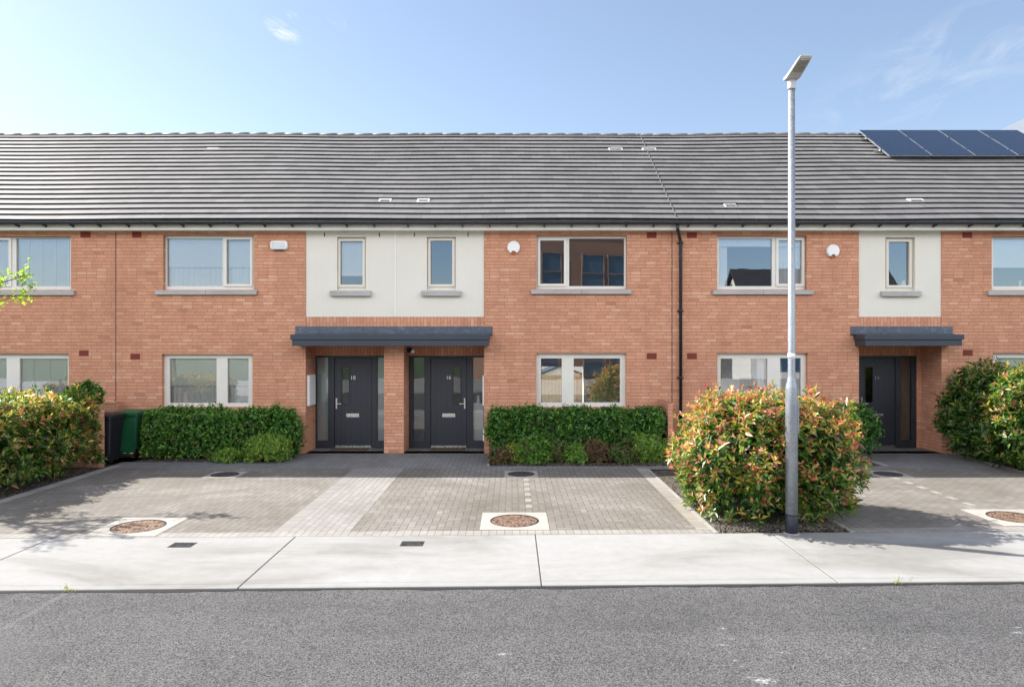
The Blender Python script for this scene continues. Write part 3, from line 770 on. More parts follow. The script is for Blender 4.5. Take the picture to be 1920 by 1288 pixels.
window(hD, W_Ds, [(1665.5,454,1704,535)], (0,), (1653,1727.5,546,555.5), [], 'cream')
porch_walls(hD, 7.75, 9.584)
mb = MB(); mb.box(7.752, 8.04, BY-.002, BY+.2, 0, Z(667,BY)); obj('door_return', mb, M['brick'], hD); mb = MB(); mb.box(9.482, 9.583, BY-.002, BY+.2, 0, Z(667,BY)); obj('door_return', mb, M['brick'], hD)
doorset(hD, 8.04, 9.482, (1612.7,1679.4), [(1689.2,1710)], (1623,1637,688.5,755), (1645,709), '14', True, (1636,1657.5,776,782.3))
rear(hD, HX[3], HX[4])
hE = house(HX[4], HX[5], 'terraced house beyond door 14, with a half lowered blind over a dark room', [W_E1, W_E0], None, None, [], .21)
window(hE, W_E1, [(1862.5,448,1966,537), (1978,451,2022,533)], (1,), (1853.5,2041,544.5,553.7), [('roller',0,500.3), ('roller',1,500.3)])
window(hE, W_E0, [(1868,671,1955,755), (1980,671,2018,755)], (), None, [('roller',0,740), ('roller',1,740)])
rear(hE, HX[4], HX[5])
# dark upstairs rooms and the bright room of number 14
def backing(t, x0, x1, z0, z1, y, mat, name='room_wall', holes=()):
    mb = MB(); mb.grid(x0, x1, z0, z1, list(holes), y, y+.1); obj(name, mb, mat, t)
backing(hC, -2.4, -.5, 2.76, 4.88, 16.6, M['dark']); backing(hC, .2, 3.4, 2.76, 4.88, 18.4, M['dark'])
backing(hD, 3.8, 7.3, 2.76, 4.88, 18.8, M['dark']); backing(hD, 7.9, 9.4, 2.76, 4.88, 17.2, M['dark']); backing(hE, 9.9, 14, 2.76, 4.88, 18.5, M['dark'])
mb = MB(); mb.grid(3.75, 6.15, -.02, 2.5, [(5.43, 5.80, -.02, 1.66)], 16.4, 16.5); mb.box(6.15, 6.2, 15.7, 16.5, -.02, 2.5); obj('room_wall', mb, M['bright'], hD)
mb = MB(); mb.grid(5.37, 5.86, -.02, 1.73, [(5.44, 5.79, -.02, 1.65)], 16.36, 16.399); obj('room_door_frame', mb, M['pvc'], hD)
mb = MB(); mb.box(5.44, 5.79, 16.42, 16.46, -.01, 1.65); obj('room_door', mb, plain('brown_door', (.13,.075,.035), .5), hD)
for t, a, b in ((hA, 151, 169.8), (hB, 248, 265.2)): air_brick(t, a, b, 434.6, 445.4)
air_brick(hA, 148.5, 166.2, 656.7, 667.4); air_brick(hB, 244.8, 262.5, 663, 674)
air_brick(hC, 1212.8, 1230.8, 436, 446.8); air_brick(hC, 1212.8, 1231, 662, 673.4)
air_brick(hD, 1288, 1306.5, 436, 446.8); air_brick(hD, 1288.4, 1306.4, 662, 673.4)
air_brick(hE, 1804.5, 1822.4, 436, 446.6); air_brick(hE, 1805.5, 1823.7, 656, 667)
for t, xs in ((hB, (608, 711)), (hC, (776.7, 877.5))):
    for px in xs:
        mb = MB(); mb.box(X(px)-.010, X(px)+.010, FY+.012, FY+.03, Z(444), Z(436.5)); obj('weep_vent', mb, M['bark'], t)
mb = MB(); mb.box(HX[2]-.012, HX[2]+.012, FY+.008, FY+.03, PZ0+.005, PZ1-.02); obj('render_bead', mb, M['pvc'], hC)
for t, x, z0 in ((hB, HX[1], -.05), (hD, HX[3], -.05)):
    mb = MB(); mb.box(x-.010, x+.010, FY-.003, FY+.02, z0, 4.94); obj('movement_joint', mb, plain('joint_sealant', (.16,.085,.065), .9), t)
# roof seam between the houses at the downpipe
mb = MB(); n_ = Vector((0, -(RZ1-RZ0), RY1-RY0)).normalized()
a, b = Vector((HX[3]+.02, RY0, RZ0))+n_*.03, Vector((HX[3]+.02, RY1, RZ1))+n_*.03
mb.tube([a+(b-a)*i/12+Vector((0,0,sag(a.x, i/12))) for i in range(13)], .012, 6)
obj('roof_seam', mb, plain('seam_grey', (.10,.10,.10), .6), hD)
# downpipe
dp = thing('downpipe', (3.75, 15.18, 0), 'black plastic downpipe running down the brick wall from the gutter', 'downpipe')
mb = MB(); mb.tube([(3.625, GUT, 5.05), (3.625, GUT, 4.98), (3.63, GUT+.01, 4.93), (3.74, 15.16, 4.73), (3.75, 15.175, 4.66), (3.75, 15.175, .05)], .036, 14); obj('pipe', mb, M['gutter'], dp)
for z in (Z(456), Z(583), Z(708)):
    mb = MB(); mb.lathe(3.75, 15.175, [(.036,z-.025),(.044,z-.025),(.044,z+.025),(.036,z+.025)], 14); mb.box(3.68, 3.82, 15.2, 15.238, z-.012, z+.012); obj('pipe_clip', mb, M['gutter'], dp)

# ------------------------------------------------------------------ canopies
def canopy(x0, x1, label, fl0, fl1):
    t = thing('door_canopy', ((x0+x1)/2, FY, SOF), label, 'canopy', 'flat canopies over the front doors'); yf = 14.74
    zt, zb = Z(627, yf), Z(648.5, yf); zm = Z(637, yf)
    mb = MB(); mb.box(x0+.03, x1-.03, yf+.03, FY-.003, zb, zm); obj('fascia', mb, M['canopy'], t, bevel=.004)
    mb = MB(); mb.box(x0, x1, yf, FY-.003, zm+.001, zt); obj('roof_edge', mb, M['canopy'], t, bevel=.006)
    mb = MB(); mb.box(fl0, fl1, FY-.014, FY-.002, zt+.002, Z(612)); mb.loft([[(fl0,FY-.014,zt+.03),(fl1,FY-.014,zt+.03),(fl1,FY-.014,zt+.002),(fl0,FY-.014,zt+.002)],[(fl0,FY-.12,zt+.004),(fl1,FY-.12,zt+.004),(fl1,FY-.12,zt+.002),(fl0,FY-.12,zt+.002)]], smooth=False)
    x = fl0+.6
    while x < fl1-.2: mb.box(x-.004, x+.012, FY-.018, FY-.013, zt+.02, Z(612)); x += 1.18
    obj('flashing', mb, M['lead'], t)
canopy(-4.79, -.485, 'long dark grey canopy shared by doors 18 and 16', X(554), X(923.5))
canopy(7.62, 9.77, 'short dark grey canopy over door 14', X(1594.5), X(1785.5))

# ------------------------------------------------------------------ fittings on the walls
a = thing('alarm_box', (X(524), FY, Z(461)), 'white rounded rectangular alarm box beside the window of number 18', 'alarm box')
mb = MB(); x, z, w, h, r = X(524), Z(460.5), .192, .098, .06
def rr(w, h, r, y): return [(x+sx*(w-r)+r*math.cos(an), y, z+sz*(h-r)+r*math.sin(an)) for sx, sz, q in ((1,1,0),(-1,1,1),(-1,-1,2),(1,-1,3)) for an in [math.pi/2*(q+i/5) for i in range(6)]]
mb.loft([rr(w,h,r,FY-.002), rr(w,h,r,FY-.055), rr(w-.02,h-.02,r-.015,FY-.072)], smooth=False); obj('cover', mb, M['pvc'], a)
mb = MB(); mb.loft([rr(w-.04,h-.035,r-.03,FY-.072), rr(w-.045,h-.04,r-.03,FY-.076)], smooth=False); obj('face_plate', mb, plain('pale_grey_plastic', (.62,.63,.64), .4), a)
mb = MB(); mb.box(x-.11, x+.10, FY-.05, FY-.003, z-h-.018, z-h+.004); obj('sounder', mb, M['black'], a)
def round_alarm(px, py, label):
    x, z = X(px), Z(py); t = thing('alarm_box', (x, FY, z), label, 'alarm box', 'round white alarm boxes'); mb = MB(); pts = []
    n = 48; R0 = .142
    for k in range(n):
        an = -math.pi/2+.42+(2*math.pi-.84)*k/(n-1); pts.append((R0*math.cos(an), R0*math.sin(an)))
    for k in range(1, 10):
        an = math.pi*(1-k/10); pts.append((-.058*math.cos(math.pi-an)*-1 if False else .058*math.cos(an), -.128+.045*math.sin(an)))
    mb.loft([[(x+u, FY-.002, z+v) for u, v in pts], [(x+u, FY-.05, z+v) for u, v in pts], [(x+u*.93, FY-.066, z+v*.93) for u, v in pts]], smooth=False); obj('cover', mb, M['pvc'], t)
    mb = MB(); q = [(.055*math.cos(an), -.112+.05*math.sin(an)) for an in [2*math.pi*k/20 for k in range(20)]]
    mb.loft([[(x+u, FY-.001, z+v) for u, v in q], [(x+u, FY-.03, z+v) for u, v in q]], smooth=False); obj('strobe', mb, M['orange'], t)
    return t
r0 = round_alarm(963, 464.5, 'round white alarm box between the cream panel and window of number 16')
dup(r0, (X(1560.5), FY, Z(471)), 'round white alarm box between the lamp post and cream panel of number 14')
def meter(x0, x1, y0, y1, z0, z1, label):
    t = thing('meter_box', ((x0+x1)/2, (y0+y1)/2, z0), label, 'meter box', 'white meter boxes in the porches'); side = 1 if x1 > x0 else -1
    mb = MB(); mb.box(x0, x1, y0, y1, z0, z1); obj('case', mb, M['pvc'], t, bevel=.006)
    mb = MB(); mb.box(x1, x1+side*.008, y0+.02, y1-.02, z0+.02, z1-.02); obj('door', mb, M['pvc'], t, bevel=.003)
meter(-4.606, -4.555, 15.33, 15.83, Z(760,15.5), Z(703,15.5), 'white meter box on the porch wall beside door 18')
meter(-.608, -.655, 15.33, 15.83, Z(760,15.5), Z(703,15.5), 'white meter box on the porch wall beside door 16, upper one')
meter(-.608, -.650, 15.4, 15.75, Z(826,15.5), Z(803,15.5), 'small white meter box low on the porch wall beside door 16')
t = thing('porch_light', (-2.33, 15.75, 2.3), 'small black and white porch light under the canopy beside the pillar', 'porch light')
mb = MB(); mb.box(-2.416, -2.36, 15.68, 15.82, 2.25, 2.36); obj('bracket', mb, M['black'], t, bevel=.01)
mb = MB(); mb.tube([(-2.37,15.75,2.31),(-2.33,15.71,2.30),(-2.27,15.62,2.27)], [.02,.045,.055], 16); obj('lamp_shade', mb, M['black'], t)
mb = MB(); mb.tube([(-2.272,15.622,2.271),(-2.262,15.607,2.266)], [.05,.045], 16); obj('lens', mb, M['pvc'], t)
for x0, x1, lb in ((-4.16, -3.34, 'brown coir doormat before door 18'), (-1.90, -1.10, 'brown coir doormat before door 16')):
    mb = MB(); mb.box(x0, x1, 15.55, 15.93, .001, .018); tag(obj('doormat', mb, M['mat'], loc=((x0+x1)/2, 15.74, 0), bevel=.006), lb, 'doormat', 'brown doormats')
# things standing inside the windows
mb = MB(); x, y = X(897, 16.2), 16.2; z = Z(755, 16.2)
mb.box(x-.12, x+.12, 16.12, 16.3, 0, z-.001); tag(obj('hall_table', mb, M['pvc'], loc=(x, y, 0)), 'narrow white hall table inside the glass beside door 16', 'table')
mb = MB(); mb.lathe(x, y, [(.04,z),(.045,z+.02),(.04,z+.08),(.016,z+.12),(.014,z+.15)], 16); mb.box(x-.05, x+.03, y-.014, y+.014, z+.15, z+.172); mb.box(x-.045, x-.035, y-.008, y+.008, z+.11, z+.15)
tag(obj('spray_bottle', mb, M['pvc'], loc=(x, y, z)), 'white spray bottle inside the glass beside door 16', 'bottle')
mb = MB(); x, y, z = X(1693.5, 15.47), 15.47, Z(545)
mb.lathe(x, y, [(.03,z),(.05,z+.03),(.058,z+.10),(.05,z+.2),(.05,z+.235),(.03,z+.24)], 18)
tag(obj('vase', mb, M['pvc'], loc=(x, y, z)), 'white vase inside the small upstairs window over door 14', 'vase')
mb = MB(); x, y, z = X(1912.5, 15.47), 15.47, Z(544)
mb.lathe(x, y, [(.036,z),(.036,z+.02),(.026,z+.03),(.026,z+.235),(.02,z+.24)], 14)
tag(obj('candle', mb, plain('candle_wax', (.82,.80,.70), .5), loc=(x, y, z)), 'white pillar candle under the half lowered upstairs blind', 'candle')

# ------------------------------------------------------------------ solar panels
sl = Vector((0, RY1-RY0, RZ1-RZ0)).normalized(); ang = math.atan2(RZ1-RZ0, RY1-RY0)
top = Vector((0, RY1-.02, RZ1-.01)) + n_*.135
def panel_(loc, label):
    t = thing('solar_panel', loc, label, 'solar panel', 'solar panels on the roof'); t.rotation_euler = (ang, 0, 0); o = WL[t.name]
    def add(name, mb, m): return obj(name, shift(mb, o), m, t)
    mb = MB(); mb.box(-.545, .545, -1.90, 0, -.04, -.006); mb.grid
    add('frame', mb, plain('panel_frame', (.30,.33,.38), .4, .6))
    mb = MB(); mb.box(-.532, .532, -1.885, -.015, -.006, .002); add('cells', mb, M['solar'])
    mb = MB()
    for yy in (-.55, -1.45):
        mb.box(-.575, -.548, yy-.03, yy+.03, -.1, .008); mb.box(-.72, -.548, yy-.02, yy+.02, -.09, -.045)
    add('clamp', mb, M['steel'])
    return t
def shift(mb, o): mb.v = [(x+o.x, y+o.y, z+o.z) for x, y, z in mb.v]; return mb
xs = [9.70+.55+i*1.115 for i in range(4)]
lbs = ['blue solar panel by the ridge, the one nearest the lamp post', 'second blue solar panel from the lamp post', 'third blue solar panel from the lamp post', 'last blue solar panel in the row, below the white gable']
p0 = panel_((xs[0], top.y, top.z), lbs[0])
for x, lb in zip(xs[1:], lbs[1:]): dup(p0, (x, top.y, top.z), lb)

# ------------------------------------------------------------------ street lamp
lx, ly = 3.612, 8.82
t = thing('street_lamp', (lx, ly, 0), 'tall grey steel lamp post in front of the red tipped bush', 'street lamp')
z1, z2 = Z(728, ly), Z(708, ly)
mb = MB(); mb.lathe(lx, ly, [(.076,.25),(.076,z1),(.073,z1+.02),(.048,z2),(.0455,z2+.02),(.041,Z(166,ly))], 28); obj('pole', mb, M['galv'], t)
mb = MB(); mb.lathe(lx, ly, [(.0775,-.1),(.0775,Z(965,ly)),(.076,Z(965,ly)+.003)], 28); obj('base_band', mb, M['band'], t)
mb = MB(); mb.lathe(lx, ly, [(.0,0),(.10,-.01),(.10,.006),(.08,.012)], 20); obj('foot_collar', mb, M['edging'], t)
mb = MB(); za, zb = Z(812, ly), Z(752, ly)
q = [(lx+(.076+d)*math.cos(an), ly+(.076+d)*math.sin(an)) for d in (.016, -.01) for an in ([R(-28+i*14) for i in range(5)] if d > 0 else [R(28-i*14) for i in range(5)])]
mb.loft([[(x,y,za) for x,y in q],[(x,y,za+.01) for x,y in q],[(x,y,zb) for x,y in q]], smooth=False); obj('access_door', mb, M['galv'], t, bevel=.004)
mb = MB(); zs = Z(671, ly); mb.lathe(lx, ly, [(.0475,zs-.005),(.0475,zs+.06)], 28); obj('sticker', mb, M['pvc'], t)
mb = text_mesh('3', .06, .001, lambda v: (lx+.018+v.x, ly-.0475+.004-v.z+(v.x+.018)**2*9, zs+.028+v.y)); obj('sticker_digit', mb, M['dframe'], t)
zt = Z(166, ly)
mb = MB(); mb.lathe(lx, ly, [(.049,zt-.02),(.051,zt),(.051,zt+.135),(.04,zt+.15)], 24); obj('collar', mb, M['head'], t)
zh = zt+.14
prof = [(.09, -.02, .075, .03), (.05, -.03, .085, .05), (-.05, -.03, .088, .06), (-.16, -.005, .086, .055), (-.30, .03, .083, .045), (-.42, .058, .078, .03), (-.445, .07, .07, .012)]
mb = MB(); rings = []
for dy, dz, hw, th in prof:
    c = zh+dz+.03
    rings.append([(lx-hw,ly+dy,c-th*.4),(lx-hw*.92,ly+dy,c-th*.55),(lx+hw*.92,ly+dy,c-th*.55),(lx+hw,ly+dy,c-th*.4),(lx+hw,ly+dy,c+th*.25),(lx+hw*.7,ly+dy,c+th*.5),(lx-hw*.7,ly+dy,c+th*.5),(lx-hw,ly+dy,c+th*.25)])
mb.loft(rings, smooth=False); hd_ = obj('lamp_head', mb, M['head'], t, bevel=.006)
mb = MB()
def ls(dy0, dz0, dy1, dz1, w): mb.loft([[(lx-w,ly+dy0,zh+dz0),(lx+w,ly+dy0,zh+dz0),(lx+w,ly+dy0,zh+dz0+.02),(lx-w,ly+dy0,zh+dz0+.02)],[(lx-w,ly+dy1,zh+dz1),(lx+w,ly+dy1,zh+dz1),(lx+w,ly+dy1,zh+dz1+.02),(lx-w,ly+dy1,zh+dz1+.02)]], smooth=False)
ls(-.18, -.006, -.28, .023, .062); ls(-.295, .028, -.40, .056, .060); obj('lens', mb, M['lens'], hd_)

# ------------------------------------------------------------------ bins and garden walls
def bin_(cx, y0, mat, label):
    t = thing('wheelie_bin', (cx, y0+.3, 0), label, 'wheelie bin', 'wheelie bins beside the brick pier')
    def rect(hw, ya, yb, z, r=.05):
        return [(cx+sx*(hw-r)+r*math.cos(an), (ya if sy < 0 else yb)-sy*r+r*math.sin(an), z) for sx, sy, q in ((1,1,0),(-1,1,1),(-1,-1,2),(1,-1,3)) for an in [math.pi/2*(q+i/3) for i in range(4)]]
    mb = MB(); mb.loft([rect(.20,y0+.08,y0+.47,.06), rect(.205,y0+.07,y0+.48,.16), rect(.245,y0+.02,y0+.55,.88), rect(.262,y0,y0+.57,.90), rect(.262,y0,y0+.57,.945)], smooth=False); obj('body', mb, mat, t)
    mb = MB(); mb.loft([rect(.272,y0-.03,y0+.59,.947), rect(.272,y0-.03,y0+.59,.975), rect(.235,y0+.02,y0+.55,1.0)], smooth=False); mb.box(cx-.2, cx+.2, y0+.59, y0+.63, .94, .97)
    for i in range(8): mb.box(cx-.25+i*.066, cx-.225+i*.066, y0-.04, y0-.03, .905, .97)
    obj('lid', mb, mat, t)
    for s_ in (-1, 1):
        mb = MB(); xx = cx+s_*.215
        ring = lambda x, r: [(x, y0+.08+r*math.cos(2*math.pi*k/20), .1+r*math.sin(2*math.pi*k/20)) for k in range(20)]
        mb.loft([ring(xx-.025,.085), ring(xx-.02,.1), ring(xx+.02,.1), ring(xx+.025,.085)], smooth=False); obj('wheel', mb, M['black'], t)
    mb = MB(); mb.tube([(cx-.2,y0+.08,.1),(cx+.2,y0+.08,.1)], .012, 8); obj('axle', mb, M['steel'], t)
bin_(-8.43, 13.88, M['bink'], 'black wheelie bin, nearer the camera and half hidden by the brick pier')
bin_(-8.25, 14.55, M['bing'], 'green wheelie bin between the black bin and the hedge')
mb = MB(); mb.box(-8.42, -8.19, 13.5, 13.72, -.1, 1.17); mb.box(-8.44, -8.17, 13.48, 13.74, 1.17, 1.22); mb.box(-9.6, -8.42, 13.55, 13.7, -.1, 1.12)
tag(obj('garden_wall', mb, M['brick'], loc=(-8.3,13.6,0)), 'low brick pier and wall between the red hedge and the bins', 'garden wall')
mb = MB(); mb.box(X(196), X(226), 14.98, FY-.004, -.1, Z(756)); mb.box(X(196)-.015, X(226)+.015, 14.965, FY-.004, Z(756), Z(752.5))
tag(obj('garden_wall', mb, M['brick'], loc=(-8.9,15.1,0)), 'low brick stub wall against the house behind the bins', 'garden wall')
mb = MB(); mb.box(3.27, 3.37, 14.3, FY-.004, -.1, 1.2); tag(obj('garden_wall', mb, M['brick'], loc=(3.5,14.8,0)), 'low brick wall at the end of the long middle hedge', 'garden wall')

# ------------------------------------------------------------------ foliage
def nz(a): return a/np.maximum(np.linalg.norm(a, axis=-1, keepdims=True), 1e-9)
def leaves_mesh(name, parent, Pp, D, Nn, L, W, C, mat, fold=.25, curl=.15):
    n = len(Pp); D = nz(D); Sd = nz(np.cross(D, Nn)); Nn = np.cross(Sd, D)
    L = L[:,None]; W = W[:,None]
    b = Pp; tip = Pp+D*L-Nn*L*curl; mid = Pp+D*L*.5-Nn*W*fold*.2
    l = Pp+D*L*.48+Sd*W*.5+Nn*W*fold; r = Pp+D*L*.48-Sd*W*.5+Nn*W*fold
    V = np.stack([b, r, tip, l, mid], 1).reshape(-1, 3) - np.array(WL[parent.name])
    me = bpy.data.meshes.new(name); me.vertices.add(n*5); me.vertices.foreach_set('co', V.ravel().astype(np.float32))
    base = np.arange(n)[:,None]*5
    idx = np.concatenate([base+np.array([[0,1,2,4]]), base+np.array([[0,4,2,3]])], 1).ravel()
    me.loops.add(n*8); me.loops.foreach_set('vertex_index', idx.astype(np.int32))
    me.polygons.add(n*2); me.polygons.foreach_set('loop_start', (np.arange(n*2)*4).astype(np.int32)); me.polygons.foreach_set('loop_total', np.full(n*2, 4, np.int32))
    at = me.attributes.new('tint', 'FLOAT_COLOR', 'POINT')
    c4 = np.concatenate([np.repeat(C, 5, 0), np.ones((n*5, 1))], 1).astype(np.float32); at.data.foreach_set('color', c4.ravel())
    me.materials.append(mat); me.update(calc_edges=True); me.validate()
    o = bpy.data.objects.new(name, me); COL.objects.link(o); o.parent = parent; WL[o.name] = WL[parent.name]
    return o
def shoot_leaves(P, A, m, L, W, slen, tint, th0=25, th1=85, jit=.35):
    """whorls of leaves along short shoots; tint(shoot index, age 0 tip..1) -> colours"""
    n = len(P); A = nz(A); ref = np.where(np.abs(A[:,2:3]) < .9, np.array([[0,0,1.]]), np.array([[1.,0,0]]))
    e1 = nz(np.cross(A, ref)); e2 = np.cross(A, e1)
    k = np.arange(m)[None,:]; age = np.broadcast_to(k/(m-1), (n, m))
    phi = k*2.4+rng.uniform(0, 6.28, (n,1))+rng.normal(0, .3, (n,m)); th = np.radians(th0+(th1-th0)*age+rng.normal(0, 12, (n,m)))
    d = np.cos(th)[...,None]*A[:,None]+np.sin(th)[...,None]*(np.cos(phi)[...,None]*e1[:,None]+np.sin(phi)[...,None]*e2[:,None])
    d = nz(d+rng.normal(0, jit*.4, d.shape)); base = P[:,None]-A[:,None]*(age*slen)[...,None]
    nn = A[:,None]-np.sum(A[:,None]*d, -1, keepdims=True)*d+rng.normal(0, jit, d.shape)
    sz = rng.uniform(.6, 1.2, (n,m))*(.66+.46*age)*rng.uniform(.75, 1.2, (n,1))
    c = tint(np.repeat(np.arange(n), m), age.ravel(), base.reshape(-1,3))
    return base.reshape(-1,3), d.reshape(-1,3), nn.reshape(-1,3), (L*sz).ravel(), (W*sz).ravel(), c
def lump(d, amp, f, seed):
    r = np.random.default_rng(seed); s = np.zeros(len(d))
    for i in range(7):
        k = r.normal(0, f*(1+.35*i), 3); s += np.sin(d@k+r.uniform(0, 6.28))/(1+.35*i)
    return s*amp/2.2
def ellipsoid(n, c, rad, e, seed, amp=.1, f=3.0, zmin=None, under=.15):
    d = nz(rng.normal(0, 1, (n*3,3))); d = d[(d[:,2] > -.95) & ((d[:,2] > -.35) | (rng.random(len(d)) < under*3))][:n]
    rad = np.array(rad); q = np.abs(d)/rad; r = (q**e).sum(1)**(-1/e); r = r*(1+lump(d, amp, f, seed))
    p = d*r[:,None]; nn = nz(np.sign(p)*np.abs(p/rad)**(e-1)/rad)
    p = p+np.array(c)
    if zmin is not None: k = p[:,2] > zmin; p, nn = p[k], nn[k]
    return p, nn
def boxhedge(n, x0, x1, y0, y1, z0, z1, seed, amp=.05, faces='ftlr', rnd=.15):
    ar = {'f': (x1-x0)*(z1-z0), 't': (x1-x0)*(y1-y0), 'l': (y1-y0)*(z1-z0), 'r': (y1-y0)*(z1-z0), 'b': (x1-x0)*(z1-z0)}
    tot = sum(ar[k] for k in faces); Ps, Ns = [], []
    for k in faces:
        m = max(4, int(n*ar[k]/tot)); u, v = rng.random(m), rng.random(m); o = np.ones(m)
        if k == 'f': p = np.stack([x0+u*(x1-x0), y0*o, z0+v*(z1-z0)], 1); nn = np.array([0,-1,0])
        elif k == 'b': p = np.stack([x0+u*(x1-x0), y1*o, z0+v*(z1-z0)], 1); nn = np.array([0,1,0])
        elif k == 't': p = np.stack([x0+u*(x1-x0), y0+v*(y1-y0), z1*o], 1); nn = np.array([0,0,1])
        elif k == 'l': p = np.stack([x0*o, y0+u*(y1-y0), z0+v*(z1-z0)], 1); nn = np.array([-1,0,0])
        else: p = np.stack([x1*o, y0+u*(y1-y0), z0+v*(z1-z0)], 1); nn = np.array([1,0,0])
        Ps.append(p); Ns.append(np.broadcast_to(nn, p.shape).astype(float))
    p, nn = np.concatenate(Ps), np.concatenate(Ns); c = np.array([(x0+x1)/2, (y0+y1)/2, (z0+z1)/2]); h = np.array([(x1-x0)/2, (y1-y0)/2, (z1-z0)/2])
    q = p-c; inn = np.sign(q)*np.maximum(h-rnd, 0); core = np.where(np.abs(q) > np.abs(inn), inn, q); dv = q-core
    ln = np.linalg.norm(dv, axis=1, keepdims=True); p = c+core+dv/np.maximum(ln, 1e-6)*np.minimum(ln, rnd); nn = nz(nn*.3+dv/np.maximum(ln, 1e-6))
    p = p+nn*lump(p, amp, 4.5, seed)[:,None]
    return p, nn
PAL = {k: np.array(v) for k, v in dict(dg=(.028,.075,.014), g=(.058,.140,.024), lg=(.13,.24,.036), yg=(.34,.37,.05), yl=(.58,.47,.10), og=(.60,.25,.11), rd=(.54,.115,.085), pk=(.64,.33,.22), br=(.13,.075,.04), bz=(.20,.11,.05),
      hd=(.024,.078,.013), h=(.062,.175,.026), hl=(.16,.32,.046), lm=(.24,.36,.03), ll=(.34,.44,.05), pu=(.11,.045,.05)).items()}
def pick(n, keys, w):
    w = np.array(w, float); i = rng.choice(len(keys), n, p=w/w.sum()); return np.stack([PAL[k] for k in keys])[i]*rng.uniform(.8, 1.2, (n,1))
def cat(*sets): return [np.concatenate(z) for z in zip(*sets)]
def stems(t, c, rad, h, n, seed, name='branches', r0=.014):
    r = random.Random(seed); mb = MB()
    for i in range(n):
        a = r.random()*6.28; b = Vector((c[0]+r.uniform(-.45,.45)*rad[0], c[1]+r.uniform(-.45,.45)*rad[1], 0))
        e = Vector((c[0]+math.cos(a)*rad[0]*r.uniform(.3,.85), c[1]+math.sin(a)*rad[1]*r.uniform(.3,.85), h*r.uniform(.55,.95)))
        m = (b+e)/2+Vector((r.uniform(-.1,.1), r.uniform(-.1,.1), .1)); mb.tube([b, m, e], [r0, r0*.7, r0*.35], 6)
        for _ in range(2):
            f = e+Vector((r.uniform(-.35,.35), r.uniform(-.35,.35), r.uniform(-.1,.25))); mb.tube([m, (m+f)/2+Vector((0,0,.04)), f], [r0*.5, r0*.4, r0*.2], 5)
    obj(name, mb, M['bark'], t)
def photinia(name, c, rad, h, zc, label, cat_, e, seed, ns=1500, red=.5, L=.125, W=.050, taper=0, warm=1.0, group=None, pts=None, zlow=.25, amp=.1, dull=0.0):
    t = thing(name, (c[0], c[1], 0), label, cat_, group)
    P, A = pts if pts else ellipsoid(ns, (c[0], c[1], zc), rad, e, seed, amp, 3.0, .06)
    if taper:
        k = 1-taper*np.clip((.85-P[:,2])/.85, 0, 1)**1.3; P = P.copy(); P[:,0] = c[0]+(P[:,0]-c[0])*k; P[:,1] = c[1]+(P[:,1]-c[1])*k
    zz = np.clip((P[:,2]-zlow)/(h-zlow), 0, 1)
    A1 = nz(A*.75+np.array([0,0,.75])+rng.normal(0, .3, A.shape)); P1 = P+A1*rng.uniform(-.12, .10, (len(P),1))+A1*(rng.random((len(P),1)) < .09)*rng.uniform(.05, .20, (len(P),1))
    pr = np.clip(red*(.35+.95*zz)+rng.normal(0, .1, len(P)), 0, 1); young = rng.random(len(P)) < pr
    def tint(i, age, b):
        n = len(i); old = pick(n, ['dg','g','lg','yg'], [2.2,3,2,.5]); fresh = pick(n, ['yg','yl','og','rd','pk','lg','g'], [2.6-.2*warm,2.6-.9*warm,.8+1.6*warm,.15+1.7*warm,1.6+.2*warm,2.4-.9*warm,.5]); mid = pick(n, ['lg','yg','g','pk','bz'], [2.6,1.4,3,.7,.9])
        out = np.where((age < .62)[:,None], fresh, mid); out = np.where(young[i][:,None], out, np.where((age < .3)[:,None], mid, old))
        return out*(1-dull)+dull*PAL['dg']
    s1 = shoot_leaves(P1, A1, 8, L, W, .10, tint)
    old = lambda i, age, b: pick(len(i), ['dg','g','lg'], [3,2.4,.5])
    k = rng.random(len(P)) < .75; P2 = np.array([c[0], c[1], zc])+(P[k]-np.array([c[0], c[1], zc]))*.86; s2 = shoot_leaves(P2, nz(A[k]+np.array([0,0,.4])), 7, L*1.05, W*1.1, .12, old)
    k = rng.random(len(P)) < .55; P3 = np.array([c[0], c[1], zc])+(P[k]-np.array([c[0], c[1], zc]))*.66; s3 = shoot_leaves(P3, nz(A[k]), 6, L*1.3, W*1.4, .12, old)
    s = cat(s1, s2, s3); kk = s[0][:,2] > .04; s = [q[kk] for q in s]
    leaves_mesh('foliage', t, *s, M['leaf'])
    stems(t, c, rad, h, 16, seed)
    return t
